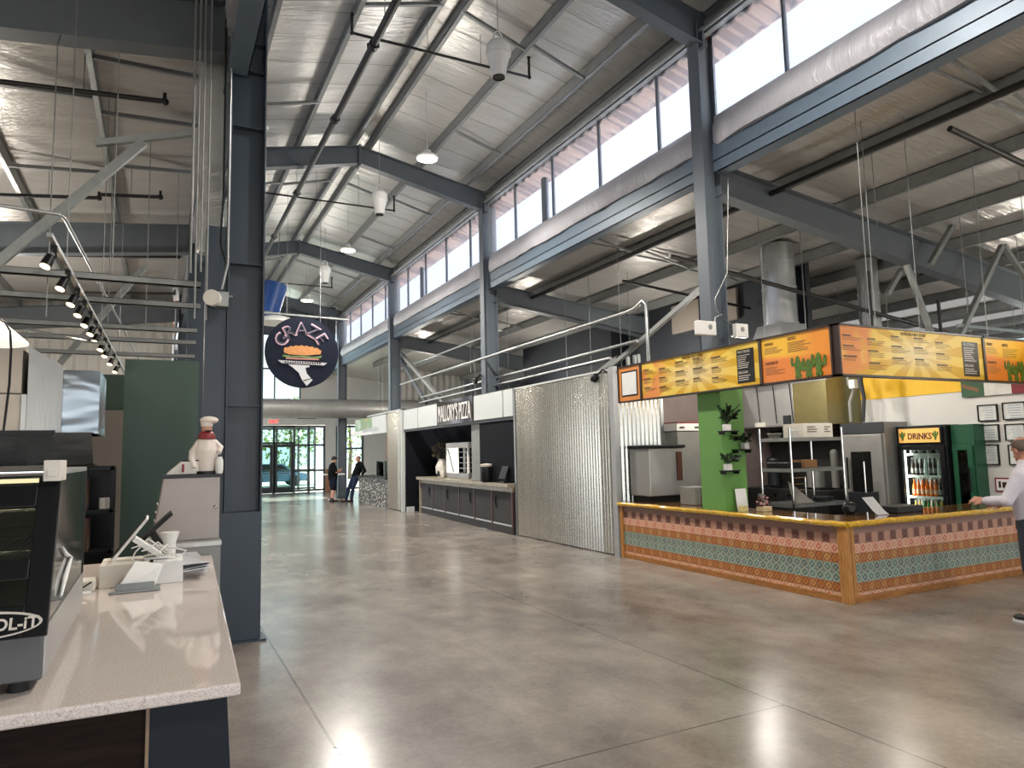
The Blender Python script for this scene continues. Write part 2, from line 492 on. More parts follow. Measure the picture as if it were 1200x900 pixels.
LEAFD = m_leaf('dark_leaves', (16, 30, 18), (40, 66, 34))
LEAFT = m_leaf('tree_leaves', (52, 84, 32), (150, 172, 74))
BARK = mk('bark', (90, 76, 62), .9, 0, .2, 10)
ASPH = mk('sunlit_paving', (196, 192, 184), .8, 0, .06, 2)
CLERE = glassy('clerestory_glazing', (222, 226, 236), .05, .25, .1)
GLASS = glassy('clear_glass', (226, 236, 234), .035, .02)
CASEG = glassy('smoked_case_glass', (170, 176, 174), .1, .02)
# =================================================================== the hall
FY = [-.25, 7.25, 14.75, 22.2, 29.6]
RX, XL, XR = 3.8, .67, 6.87           # ridge, column lines
YE = 35.5                             # end wall
def roofz(x): return 8.72 - .2 * abs(x - RX)
def aislez(x): return 5.92 - .118 * (x - 7.1)
def aislezl(x): return 6.50 - .11 * (.5 - x)

m = MB().box(-9, 22, -6.5, YE + .2, -.2, 0)
struct('floor', m, FLOORM)
m = MB().box(-60, 80, YE + .2, 140, -.25, -.05); struct('ground_outside', m, ASPH)
m = MB().box(-60, 80, -70, -6.5, -.25, -.05); struct('ground_outside', m, ASPH)

def slab(x0, z0, x1, z1, y0, y1, th=.1):
    return MB().prism([(x0, z0), (x1, z1), (x1, z1 + th), (x0, z0 + th)], 'y', y0, y1)
struct('wall_eave', MB().box(7.0, 7.05, -6.5, YE, 7.62, 8.12)
       , DARKW)
struct('wall_eave', MB().box(.55, .6, -6.5, YE, 7.62, 8.12), DARKW)
struct('ceiling', slab(.55, roofz(.55), RX, roofz(RX), -6.5, YE), FOIL)
struct('ceiling', slab(RX, roofz(RX), 7.05, roofz(7.05), -6.5, YE), FOIL)
def m_sky():
    g = G('translucent_roof_sheet'); tl = g.n('ShaderNodeBsdfTranslucent'); tl.inputs[0].default_value = (.2, .2, .2, 1)
    g.t.links.new(tl.outputs[0], g.out.inputs[0]); return g.mat
SKYL = m_sky()
AX = [7.1, 15.75, 16.4, 17.45, 18.1, 21]
for k_, (a_, b_) in enumerate(zip(AX[:-1], AX[1:])):
    if k_ % 2: struct('ceiling_skylight', slab(a_, aislez(a_), b_, aislez(b_), -1.5, 26, .012), SKYL)
    else: struct('ceiling', slab(a_, aislez(a_), b_, aislez(b_), -6.5, YE), FOILD)
for a_, za_, b_, zb_ in [(max(7.12, a_), aislez(max(7.12, a_)), b_, aislez(b_)) for a_, b_ in (AX[0:2], AX[2:4], AX[4:6])] + [(-8, aislezl(-8), .5, aislezl(.5))]:
    struct('roof_bounce_sheet', MB().prism([(a_, za_ + .11), (b_, zb_ + .11), (b_, zb_ + .14), (a_, za_ + .14)], 'y', -6.5, YE if a_ > 0 else 23), mk('white_bounce_metal', (222, 222, 220), .5))  # white outer roof added to bounce sunlight up at the soffits
struct('ceiling', slab(-8, aislezl(-8), .5, aislezl(.5), -6.5, 23), FOILD)

# soft banding under the insulation (thin straps)
def straps(f, x0, x1, ys, name, n=7):
    b = MB()
    for y in ys:
        pts = []
        for i in range(n * 3 + 1):
            x = x0 + (x1 - x0) * i / (n * 3)
            sag = .012 * math.sin(PI * (i % 3) / 3)
            pts.append((x, y + RND.uniform(-.01, .01), f(x) - .012 - sag))
        b.tube(pts, .004, 4)
    o = b.build(name, GALVD); o['kind'] = 'structure'
    return o
ys = [k * .75 + .3 for k in range(-2, 46)]
for nm, f, a, b_ in (('ceiling_strap', roofz, .7, RX - .1), ('ceiling_strap', roofz, RX + .1, 6.8)):
    straps(f, a, b_, ys, nm)

# ---- steel columns
def column(x0, x1, y, h, label, m_=None):
    m_ = m_ or STEEL2
    t = thing('steel_column', label, 'column', ((x0 + x1) / 2, y, 0), 'tall steel columns of the central hall')
    b = MB()
    b.box(x0, x0 + .018, y - .11, y + .11, .02, h).box(x1 - .018, x1, y - .11, y + .11, .02, h)
    b.build('flanges', m_, t, bevel=.003)
    MB().box(x0 + .018, x1 - .018, y - .01, y + .01, .02, h).build('web', m_, t)
    MB().box(x0 - .05, x1 + .05, y - .15, y + .15, 0, .02).build('base_plate', STEEL2, t)
    return t
c = column(.56, .90, 7.25, 7.75, 'big dark steel column in front of the quartz counter, nearest of all columns')
b = MB()
for z in (.35, .62, .9, 1.15): b.box(.58, .88, 7.15, 7.24, z, z + .02)
b.box(.37, .89, 7.115, 7.13, .02, 1.2)
b.build('column_guard', STEEL2, c, bevel=.004)
# girt brackets along the column
b = MB()
for z in (2.2, 3.6, 5.0, 5.6, 5.9): b.box(.58, .88, 7.16, 7.24, z, z + .012)
b.build('stiffener', STEEL2, c)
names = ['steel column standing inside the lime green box of the tiled stand', 'steel column rising behind the pizza stand sign',
         'steel column rising behind the narrow corrugated strip left of the pizza stand', 'farthest steel column, beside the two standing men']
for k, y in enumerate(FY[1:]):
    column(6.72, 7.03 if k == 0 else 7.08, y + .05 if k == 0 else y, 7.75, names[k], STEEL3)
for k, y in enumerate(FY[2:]):
    column(.44, .88, y, 7.75, 'dark steel column on the left row, ' + ORD[k + 1] + ' behind the big near one')

struct('wall_post', MB().box(.37, .555, 7.16, 7.36, 0, 3.95), STEEL2)
# ---- rafters of the tall nave
where = ['just above the nearest column', 'crossing above the nearest pendant lamp', 'crossing behind the second pendant lamp', 'farthest, in front of the dark gable panel']
for k, y in enumerate(FY[1:]):
    t = thing('steel_rafter', 'dark gabled steel rafter of the high roof, ' + where[k], 'rafter', (RX, y, 8.5), 'gabled rafters of the high roof')
    for s in (-1, 1):
        x1 = RX + s * 3.08
        MB().ibeam((RX, y, 8.5), (x1, y, 8.5 - .2 * 3.08), .2, .40, .46).build('rafter_arm', STEEL, t)
    MB().box(RX - .02, RX + .02, y - .12, y + .12, 8.03, 8.52).build('splice_plate', STEEL, t)
    for s in (-1, 1):
        MB().box(RX + s * 3.0 - .02, RX + s * 3.0 + .02, y - .1, y + .1, 7.4, 7.92).build('haunch_plate', STEEL, t)

# ---- purlins of the nave
def cee(x, z, y0, y1, d=.2, w=.07, s=1):
    b = MB()
    b.box(x, x + .006 * s, y0, y1, z, z + d) if s > 0 else b.box(x - .006, x, y0, y1, z, z + d)
    lo, hi = (x, x + w) if s > 0 else (x - w, x)
    b.box(lo, hi, y0, y1, z, z + .006).box(lo, hi, y0, y1, z + d - .006, z + d)
    lip = hi if s > 0 else lo
    b.box(lip - .003, lip + .003, y0, y1, z, z + .025)
    return b
for s, side in ((-1, 'left'), (1, 'right')):
    for i, dx in enumerate((.14, 1.32, 2.46)):
        x = RX + .06 + s * dx
        one('roof_purlin', cee(x, 8.505 - .2 * abs(x - RX), -6, YE - .2, s=s), GALVD,
            f'long grey purlin under the high roof, {ORD[i]} from the ridge on its {side} slope', 'purlin', (x, 0, 8.5 - .2 * abs(x - RX)), 'purlins of the high roof')
for s, x in ((-1, .62), (1, 6.96)):
    b = cee(x, 7.62, -6, YE - .2, .28, .1, -s)
    b.tube([(x - s * .16, -6, 7.66), (x - s * .16, YE - .3, 7.66)], .035, 10)
    o = struct('trim_eave', b, GALVD)
# bridging bars between purlins
k = 0
for bay in range(4):
    for s in (-1, 1):
        for i, (a, b2) in enumerate(((1.32, 2.46), (.14, 1.32))):
            for f in (.28, .72):
                if i == 1 and f > .5: continue
                y = FY[bay + 1] - 7.5 + 7.5 * f if bay else 7.25 + 7.5 * f * .4
                y = FY[bay] + 7.5 * f if bay else 3 + 4 * f
                x0, x1 = RX + .06 + s * a, RX + .06 + s * b2
                z0, z1 = 8.53 - .2 * abs(x0 - RX), 8.53 - .2 * abs(x1 - RX)
                one('purlin_brace', MB().bar((x0, y, z0), (x1, y + .18, z1), .05, .05), GALVD,
                    'short grey brace bridging two purlins under the high roof', 'brace', (x0, y, z0), 'bridging braces of the high roof')

GIRD = mk('blue_grey_girder', (86, 100, 114), .45, .2, .06)
# ---- clerestory windows, wraps, girders, both sides
for s, x, side in ((1, 6.96, 'right'), (-1, .60, 'left')):
    nbay = [(-6, FY[0])] + [(FY[i], FY[i + 1]) for i in range(4)] + [(FY[4], YE)]
    for i, (a, b_) in enumerate(nbay):
        w = struct(f'window_{i + 1 + (6 if s < 0 else 0)}', MB().box(x - .004, x + .004, a + .1, b_ - .1, 6.36, 7.64), CLERE)
        yy = a + 1.15
        while yy < b_ - .4:
            MB().box(x - .03, x + .03, yy - .015, yy + .015, 6.36, 7.64).build('mullion', STEEL, w); yy += 1.66
        if s > 0 and i in (2, 3): MB().box(x - .05, x + .05, a + 4.75, a + 4.87, 6.36, 7.3).build('post', STEEL, w)
        MB().box(x - .05, x + .05, a + .11, b_ - .11, 6.33, 6.37).build('window_sill', LIGHTP, w)
        # vinyl faced insulation wrap hung under the sill
        q = s
        prof = [(x + q * .1, 6.33), (x - q * .10, 6.33), (x - q * .19, 6.2), (x - q * .22, 6.02), (x - q * .17, 5.9), (x + q * .1, 5.9)]
        n = 26; bm = MB(); y0, y1 = a + .13, b_ - .13
        for j in range(n + 1):
            t = j / n; yv = y0 + (y1 - y0) * t
            pin = .55 if j in (0, n) else 1
            ring = []
            for kx, (px_, pz_) in enumerate(prof):
                dx = (px_ - x) * (pin if 0 < kx < 5 else 1) + (RND.uniform(-.014, .014) if 0 < kx < 5 else 0)
                ring.append((x + dx, yv, pz_ + (RND.uniform(-.015, .015) if kx == 4 else 0)))
            bm.v += [Vector(p) for p in ring]
        L = len(prof)
        for j in range(n):
            for kx in range(L):
                bm.f.append([j * L + kx, j * L + (kx + 1) % L, (j + 1) * L + (kx + 1) % L, (j + 1) * L + kx]); bm.m.append(0)
        bm.f += [list(range(L)), [n * L + k2 for k2 in range(L)]]; bm.m += [0, 0]
        struct(f'trim_{i + 1 + (6 if s < 0 else 0)}', bm, VINYL, smooth=50)
        g = MB()
        xa = x - s * .12
        g.box(min(xa, xa + s * .01), max(xa, xa + s * .01), a + .12, b_ - .12, 5.52, 5.94)
        g.box(min(xa, xa + s * .2), max(xa, xa + s * .2), a + .12, b_ - .12, 5.52, 5.535)
        g.box(min(xa, xa + s * .03), max(xa, xa + s * .03), a + .12, b_ - .12, 5.68, 5.70)
        one('eave_girder', g, GIRD, f'blue grey steel girder under the {side} clerestory window, {ORD[i]} bay from the camera', 'girder', (xa, a, 5.5), 'girders under the clerestory')
    # reddish corrugated soffit of the overhanging roof outside
    xo, xi = x + s * .40, x + s * .02
    bm = MB(); n = 560
    zi = 7.60
    for j in range(n + 1):
        y = -6 + (YE + 6) * j / n; dz = .04 * (1 if (j // 2) % 2 else -1)
        bm.v += [Vector((xi, y, zi + dz)), Vector((xo, y, zi - .1 + dz)), Vector((xi, y, zi + .06 + dz)), Vector((xo, y, zi - .04 + dz))]
    for j in range(n):
        a4 = j * 4; b4 = a4 + 4
        bm.f += [[a4, a4 + 1, b4 + 1, b4], [a4 + 2, b4 + 2, b4 + 3, a4 + 3], [a4 + 1, a4 + 3, b4 + 3, b4 + 1], [a4, b4, b4 + 2, a4 + 2]]; bm.m += [0] * 4
    struct('trim_soffit_' + side, bm, ROOFOUT)
    bx = MB().box(min(xo, xo + s * .03), max(xo, xo + s * .03), -6, YE, zi - .12, zi + .02); struct('trim_fascia_' + side, bx, ROOFOUT)

# ---- aisle frames
for k, y in enumerate(FY[1:4]):
    t = one('aisle_rafter', MB().ibeam((7.0, y, 5.69), (20.5, y, 5.69 - .118 * 13.5), .22, .44, .66), STEEL,
            'deep sloping right aisle rafter ' + ['starting at the column of the tiled stand', 'starting behind the pizza stand column', 'starting behind the corrugated strip column'][k], 'rafter', (7.0, y, 5.69), 'sloping rafters of the right aisle')
for k, y in enumerate(FY[1:4]):
    one('aisle_rafter', MB().ibeam((.5, y, 6.28), (-7.9, y, 6.28 - .11 * 8.4), .22, .56, .62), STEEL,
        'deep sloping left aisle rafter, ' + ['directly above the glass display case', 'second one, above the track lights', 'third one, in front of the pale ribbed wall'][k], 'rafter', (.5, y, 6.28), 'sloping rafters of the left aisle')
for i in range(9):
    x = 8.35 + 1.36 * i
    one('aisle_purlin', cee(x, aislez(x) - .215, -6, 30, .2, .07), GALVD, f'grey purlin under the right aisle roof, {ORD[i]} from the clerestory', 'purlin', (x, 0, aislez(x) - .2), 'purlins of the right aisle')
for i in range(5):
    x = -.75 - 1.3 * i
    one('aisle_purlin', cee(x, aislezl(x) - .21, -6, 22.4, .2, .07, -1), GALV, f'galvanised purlin under the left aisle roof, {ORD[i]} from the near column', 'purlin', (x, 0, aislezl(x) - .2), 'purlins of the left aisle')
# aisle roof bridging straps, crossing pairs
for i, (x0, x1, y) in enumerate(((8.35, 9.7, 4.2), (9.7, 11.1, 4.2), (11.1, 12.4, 4.2), (7.2, 8.35, 4.2), (7.2, 8.35, 11.0), (8.35, 9.7, 11.0), (9.7, 11.1, 11.0), (7.2, 8.35, 18.4), (8.35, 9.7, 18.4))):
    for d in (0, .16):
        one('purlin_brace', MB().bar((x0, y + d, aislez(x0) - .06 - d * .6), (x1, y + d, aislez(x1) - .18 + d * .6), .035, .035), GALVD, 'short grey brace bridging two purlins under the right aisle roof', 'brace', (x0, y, aislez(x0) - .1), 'bridging braces of the right aisle')
for x0, x1, y in ((-.75, .4, 8.6), (-.75, .4, 10.0), (-.75, .4, 11.8), (-2.05, -.75, 9.4), (-.75, .4, 17.2), (-2.05, -.75, 12)):
    one('purlin_brace', MB().bar((x0, y, aislezl(x0) - .2), (x1, y + .5, aislezl(x1) - .06), .05, .05), GALVD, 'short grey brace bridging two purlins under the left aisle roof', 'brace', (x0, y, aislezl(x0) - .2), 'bridging braces of the left aisle')

# ---- walls
struct('wall_rear_light_block', MB().box(-8.1, 21, -6.6, -6.5, 3.3, 8.8), WALLB)  # unseen wall added to cut the sky light from behind the camera
struct('wall_left', MB().box(-8.1, -8, -6.5, 23, 0, 6.6), WALLB)
w = struct('wall_left_end', MB().corr((-8, 22.75), (.3, 22.75), 0, 6.5, .02, .3, .03, 8), CORRW)
# end wall with openings
e0, e1 = YE, YE + .15
b = MB()
b.box(-1, .9, e0, e1, 0, 8.8).box(6.25, 7.3, e0, e1, 3.3, 8.6).box(.9, 6.25, e0, e1, 3.3, 4.5)
b.box(7.45, 8.0, e0, e1, 0, 3.3).box(7.3, 21, e0, e1, 3.3, 6)
b.box(9.35, 21, e0, e1, 0, 3.3)
struct('wall_end', b, WALLW)
b = MB().box(.9, 6.25, e0 + .02, e1 - .02, 8.05, 8.8); struct('wall_end_upper', b, WALLW)
struct('wall_pier', MB().box(7.45, 7.75, e0 - .06, e0, 0, 1.1), mk('tan_pier', (160, 118, 92), .7))
struct('wall_gable', MB().corr((.9, 29.95), (6.7, 29.95), 6.75, 8.1, .02, .25, .03, 8), CORRD)
struct('wall_right', MB().box(20.9, 21, -6.5, 30.2, 0, 3.3), DARKW)
struct('wall_aisle_end', MB().corr((9.3, 30.1), (20.9, 30.1), 0, 5.7, .02, .3, .03, 8), CORRW)
# high window in the end wall
w = struct('window_13', MB().box(.95, 6.2, e0 + .05, e0 + .06, 4.5, 8.05), GLASS)
b = MB()
for z in (4.52, 6.05, 7.75): b.box(.92, 6.22, e0, e0 + .1, z - .04, z + .04)
b.build('transom', MAROON, w)
b = MB()
for x in (.95, 2.3, 3.65, 5.0, 6.2): b.box(x - .035, x + .035, e0, e0 + .1, 4.5, 8.05)
b.build('mullion', STEEL, w)
# entrance: storefront frame, doors, vestibule
def storefront(y, x0, x1, xs, zs, name, fm, full=True):
    w = struct(name, MB().box(x0, x1, y + .04, y + .05, .1, 3.2), GLASS)
    b = MB()
    for x in xs: b.box(x - .05, x + .05, y, y + .1, 0, 3.25)
    for z in zs: b.box(x0, x1, y, y + .1, z - .05, z + .05)
    b.build('window_frame', fm, w)
    return w
storefront(e0, 5.95, 7.4, (5.95, 6.65, 7.4), (.1, 1.05, 2.3, 3.22), 'window_14', STEEL)
storefront(e0, .95, 5.95, (.95, 3.6, 5.0), (2.42, 3.22), 'window_15', DARK)
for o in COL.objects:
    pass
storefront(e0, 8.02, 9.33, (8.02, 8.4, 9.33), (.1, 2.1, 3.22), 'window_16', STEEL)
storefront(e0 + 2.6, .95, 7.5, (1, 2.2, 3.3, 4.4, 5.5, 6.6, 7.1, 7.45), (.1, 1.05, 2.35, 3.22), 'window_17', STEEL)
struct('ceiling', MB().box(.5, 7.6, e0 + .15, e0 + 3, 3.3, 3.4), WALLW)
dn = 0
for x0 in (4.0, 4.98, 2.95, 1.95):
    dn += 1
    d = struct(f'door_{dn}', MB().box(x0 + .12, x0 + .84, e0 + .03, e0 + .04, .3, 2.25), GLASS)
    b = MB().box(x0 + .02, x0 + .14, e0, e0 + .06, .02, 2.36).box(x0 + .82, x0 + .94, e0, e0 + .06, .02, 2.36).box(x0 + .14, x0 + .82, e0, e0 + .06, .02, .3).box(x0 + .14, x0 + .82, e0, e0 + .06, 2.22, 2.36)
    b.build('door_frame', DARK, d)
    MB().tube([(x0 + .16, e0 - .05, .95), (x0 + .82, e0 - .05, .95)], .02, 8).build('push_bar', GALV, d)
one('door_mat', MB().box(5.0, 6.6, e0 - 1.5, e0 - .4, 0, .012), mk('grey_door_mat', (62, 62, 64), .9, 0, .2, 40), 'dark grey floor mat lying inside the glass entrance doors', 'mat', (5.8, e0 - 1, 0))
t = thing('exit_sign', 'small white exit sign with red letters above the entrance doors', 'sign', (4.97, e0 - .06, 3.32))
MB().box(4.72, 5.22, e0 - .06, e0, 3.34, 3.6).build('housing', WHITE, t, bevel=.01)
MB().text('EXIT', .23, (4.74, e0 - .061, 3.385), (1, 0, 0), (0, 0, 1), .006, width=.45, bold=.02).build('lettering', glow('exit_red', (235, 50, 40), 1.5), t)
t = thing('wall_vent', 'flat dark return air grille high on the wall right of the exit sign', 'vent', (6.55, e0, 3.6))
MB().box(6.1, 7.0, e0 - .03, e0, 3.6, 3.75).build('grille', DARK, t)

# ---- dark partitions behind the right stands
struct('wall_partition', MB().box(11.5, 11.62, 9.6, 21.8, 0, 5.38), DARKW)
struct('wall_partition', MB().box(9.2, 11.5, 21.7, 21.8, 0, 4.2), DARKW)
for y in (9.7, 12.0, 15.6): struct('wall_pilaster', MB().box(11.3, 11.5, y, y + .5, 0, 5.3), NAVY)
struct('wall_panel', MB().box(11.40, 11.47, 11.4, 13.6, 4.55, 5.25), WALLB)

# ---- big spiral duct
t = thing('spiral_duct', 'long fat grey spiral duct hung across the hall in front of the entrance wall', 'duct', (5, 28.6, 3.25))
b = MB().cyl((-2, 28.6, 3.64), (15, 28.6, 3.64), .385, n=32); b.build('duct_pipe', DUCTS, t, smooth=50)
for x in (-1, 1.2, 3.4, 4.55, 6.3, 8.2, 10.4): MB().cyl((x - .02, 28.6, 3.64), (x + .02, 28.6, 3.64), .4, n=32).build('duct_collar', DUCTS, t, smooth=50)
for x in (1.2, 4.55, 8.2): MB().tube([(x, 28.6, 4.0), (x, 28.6, min(aislez(max(x, 7.1)) if x > 7 else roofz(x), 9) - .05)], .008, 6).build('hanger_rod', GALV, t)

# ---- round hanging GRAZE sign
gy = 18.0; gc = at(354, 413, Y=gy); gr = .9
t = thing('hanging_sign', 'big round dark blue sign reading GRAZE hanging in the hall', 'sign', gc)
MB().disc(gc, (0, 1, 0), gr, .1, 64).build('disc', mk('sign_navy', (16, 24, 42), .7, 0, .04, spec=.2), t, smooth=40)
b = MB(); fy = gy - .052
PINKL = mk('sign_pink_line', (206, 170, 186), .5, 0, 0)
for ch, a, sz in (('G', 59, .50), ('R', 30, .52), ('A', 1, .50), ('Z', -29, .52), ('E', -57, .50)):
    ar = math.radians(a)
    up = Vector((-math.sin(ar), 0, math.cos(ar))); rt = Vector((math.cos(ar), 0, math.sin(ar)))
    o = gc + up * (.43 if ch != 'A' else .44); o.y = fy
    b.text(ch, sz * .95, o - rt * sz * .36, rt, up, .006)
b.build('lettering', PINKL, t)
b = MB(); fy2 = fy - .006
for ch, a, sz in (('G', 59, .50), ('R', 30, .52), ('A', 1, .50), ('Z', -29, .52), ('E', -57, .50)):
    ar = math.radians(a)
    up = Vector((-math.sin(ar), 0, math.cos(ar))); rt = Vector((math.cos(ar), 0, math.sin(ar)))
    o = gc + up * (.43 if ch != 'A' else .44) + up * sz * .075 + rt * .012; o.y = fy2
    b.text(ch, sz * .74, o - rt * sz * .30, rt, up, .003)
b.build('letter_inline', mk('sign_navy_line', (40, 48, 68), .5, 0, 0), t)
def gpoly(pts, mat, name, dy):
    MB().prism([(gc.x + x * gr, gc.z + z * gr) for x, z in pts], 'y', fy - dy, fy + .01).build(name, mat, t)
BUN = mk('bread_orange', (206, 142, 84), .6, 0, .15, 20)
n = 26
top = [(-.50 + 1.02 * i / n, .02 + .16 * math.sin(PI * min(1, (i + 1) / (n + 1.5))) ** .45 + .015 * math.sin(i * 1.7)) for i in range(n + 1)]
gpoly(top + [(.50, -.04), (.1, -.09), (-.35, -.08), (-.5, -.03)][::1], BUN, 'sandwich_bread', .008)
gpoly([(-.52, -.09), (-.3, -.12), (0, -.1), (.3, -.12), (.54, -.08), (.5, -.15), (.2, -.17), (-.1, -.15), (-.4, -.17), (-.54, -.14)], mk('salad_green', (108, 132, 84), .6, 0, .3, 60), 'salad', .009)
gpoly([(-.44, -.17), (.44, -.17), (.46, -.21), (-.46, -.21)], mk('ham_pink', (190, 130, 118), .6, 0, .3, 60), 'ham', .009)
gpoly([(-.66, -.25), (.68, -.28), (.6, -.355), (-.55, -.33)], mk('tray_grey', (196, 196, 202), .5, 0, .03), 'tray', .012)
b = MB()
for i in range(15): b.box(gc.x + gr * (-.48 + i * .067), gc.x + gr * (-.44 + i * .067), fy - .015, fy - .005, gc.z - gr * (.325 - .000 * i), gc.z - gr * .275)
b.build('tray_lettering', INK, t)
gpoly([(-.38, -.36), (.18, -.37), (.2, -.41), (.08, -.44), (.12, -.6), (.28, -.78), (.12, -.95), (-.0, -.8), (-.1, -.58), (-.26, -.44)], mk('glove_grey', (206, 208, 214), .5, 0, .03), 'hand_drawing', .012)
gpoly([(.02, -.79), (.24, -.73), (.25, -.75), (.03, -.82)], INK, 'cuff_line', .015)
for dx in (-.38, .45): MB().tube([(gc.x + dx, gy, gc.z + .76), (gc.x + dx, gy, roofz(gc.x + dx) - .02)], .006, 6).build('hanger_rod', GALV, t)
MB().bar((gc.x - 1.4, gy + .04, gc.z + .98), (gc.x + 1.2, gy + .04, gc.z + .92), .05, .04).build('cross_bar', GALV, t)

# ---- blue drum fan beside the sign
bc = at(319, 350, Y=21)
t = thing('blue_tube', 'short fat blue tube hanging above the round sign', 'tube', bc)
ax = Vector((.25, 0, 1)).normalized()
MB().cyl(bc - ax * .45, bc + ax * .45, .30, .33, n=24).build('drum', mk('bright_blue', (30, 74, 140), .4), t, smooth=50)
b = MB().lathe([(.55, 0), (.5, .12), (.25, .2), (.02, .22)], bc + Vector((.1, 0, -.72)), 24, 1, 1); b.build('cowl', WHITE, t, smooth=50)
MB().tube([bc + ax * .4, (bc.x + .2, bc.y, roofz(bc.x + .2) - .05)], .012, 6).build('hanger_rod', GALV, t)

# ---- hanging fans and pendant lamps
def fan():
    t = thing('ceiling_fan', 'x', 'fan', (0, 0, 0), 'white bell-shaped fans hung from the high roof')
    MB().lathe([(.075, -.02), (.10, -.015), (.115, .12), (.155, .28), (.165, .34), (.16, .42), (.12, .47), (.04, .49), (.015, .5)], (0, 0, 0), 24).build('housing', WHITE, t, smooth=45)
    MB().cyl((0, 0, .285), (0, 0, .315), .175, n=24).build('band', WHITE, t, smooth=45)
    MB().lathe([(.075, 0), (.085, -.01), (.085, .02), (.0, .02)], (0, 0, -.022), 20).build('outlet', BLACK, t)
    MB().tube([(-.09, 0, .46), (-.05, 0, .6), (0, 0, .64), (.05, 0, .6), (.09, 0, .46)], .008, 6).build('handle', WHITE, t)
    MB().tube([(0, 0, .64), (0, 0, 1.6)], .006, 6).build('cord', GALV, t)
    return t
FX = [((3.98, 8.05, 6.76), 'nearest, above the pizza stand column'), ((4.05, 14.0, 6.78), 'second one, in front of the second rafter'), ((4.17, 20.0, 6.7), 'farthest, above the round sign')]
f0 = fan(); f0.location = FX[0][0]; f0['label'] = 'white bell-shaped fan on a cord under the high roof, nearest of the three'
dup(f0, FX[1][0], 'white bell-shaped fan on a cord under the high roof, middle one of the three')
dup(f0, FX[2][0], 'white bell-shaped fan on a cord, farthest of the three, above the round sign')
def pendant():
    t = thing('pendant_lamp', 'x', 'lamp', (0, 0, 0), 'lit round pendant lamps under the high roof')
    MB().lathe([(.19, .0), (.2, .03), (.18, .06), (.09, .08), (.07, .16), (.02, .18)], (0, 0, 0), 28).build('housing', WHITE, t, smooth=45)
    MB().lathe([(0.001, -.012), (.12, -.012), (.17, .0), (.185, .005)], (0, 0, 0), 28).build('lens', LAMPW, t, smooth=45)
    MB().tube([(0, 0, .17), (0, 0, 1.3)], .006, 6).build('cord', WHITE, t)
    return t
p0 = pendant(); PP = [(4.3, 11.75, 7.12), (4.25, 17.6, 6.98), (4.2, 22.9, 6.75)]
p0.location = PP[0]; p0['label'] = 'lit round pendant lamp on a cord, nearest and brightest of the three'
dup(p0, PP[1], 'lit round pendant lamp on a cord, middle one of the three, at the third rafter')
dup(p0, PP[2], 'lit round pendant lamp on a cord, farthest of the three, above the round sign')

# ---- sprinkler pipes in the nave
z = 7.72
t = thing('sprinkler_main', 'long black sprinkler pipe running along the high roof above the hall', 'pipe', (2.69, 7, z))
MB().tube([(2.69, -3, z), (2.69, 34, z)], .055, 12).build('pipe', BLACKP, t, smooth=60)
b = MB()
for y in (1, 4, 9.6, 12.1, 16, 19.5, 23, 27): b.cyl((2.69, y - .07, z), (2.69, y + .07, z), .075, n=12).cyl((2.69, y, z - .09), (2.69, y, z + .09), .02, n=8).cyl((2.60, y, z), (2.78, y, z), .02, n=8)
b.build('coupling', BLACKP, t, smooth=60)
for y in (2.5, 9, 16, 23): MB().tube([(2.69, y, z), (2.69, y, roofz(2.69) - .02)], .006, 5).build('hanger_rod', GALV, t)
for k, (y, zz, xa, xb) in enumerate(((9.9, 8.03, 2.45, 5.47), (16.55, 7.83, 2.04, 5.16), (25.2, 7.83, 2.22, 5.5))):
    t = thing('sprinkler_branch', 'thin black sprinkler pipe crossing the hall ' + ['in front of the nearest fan', 'in front of the middle fan', 'beyond the third rafter'][k], 'pipe', (xa, y, zz), 'crossing sprinkler pipes of the high roof')
    MB().tube([(xa, y, roofz(xa) - .1), (xa, y, zz + .03), (xa + .03, y, zz), (xb - .03, y, zz), (xb, y, zz + .03), (xb, y, zz + .36)], .022, 8).build('pipe', BLACKP, t, smooth=60)
    b = MB()
    for x, q in ((xa, zz), (xb, zz), (xb, zz + .36)): b.ball((x, y, q), .035, 8, 6)
    b.build('fitting', BLACKP, t, smooth=60)
    for x in (xa + 1.2, xb - .9): MB().tube([(x, y, zz), (x, y, roofz(x) - .02)], .005, 5).build('hanger_rod', GALVD, t)
# =================================================================== tiled stand on the right
FX0 = 6.68
t = thing('service_counter', 'L-shaped counter faced with colourful patterned tiles and a yellow edged wooden top', 'counter', (6.68, 5.27, 0))
MB().box(6.68, 6.72, 5.31, 9.40, .07, .80).build('tile_panel', TILES, t)
MB().box(6.72, 10.3, 5.27, 5.31, .07, .80).build('tile_panel', TILES, t)
b = MB().box(6.74, 7.2, 5.34, 9.40, .02, .8).box(7.2, 10.3, 5.34, 5.8, .02, .8); b.build('carcass', DARK, t)
b = MB().box(6.66, 6.69, 5.3, 9.42, 0, .07); b.build('base_rail', PINEH, t, bevel=.003)
b = MB().box(6.70, 10.3, 5.245, 5.28, 0, .07); b.build('base_rail', PINEH, t, bevel=.003)
b = MB().box(6.65, 6.70, 5.30, 5.36, 0, .81).box(6.645, 6.71, 5.235, 5.30, 0, .81).box(6.73, 6.78, 5.245, 5.29, .07, .81); b.build('corner_post', PINE, t, bevel=.004)
MB().box(6.65, 6.70, 9.36, 9.42, 0, .8).build('corner_post', PINE, t, bevel=.004)
MB().prism([(6.66, 9.42), (6.66, 5.24), (10.4, 5.24), (10.4, 5.85), (7.28, 5.85), (7.28, 9.42)], 'z', .825, .872).build('countertop', BARTOP, t, bevel=.006)
b = MB(); n = 44
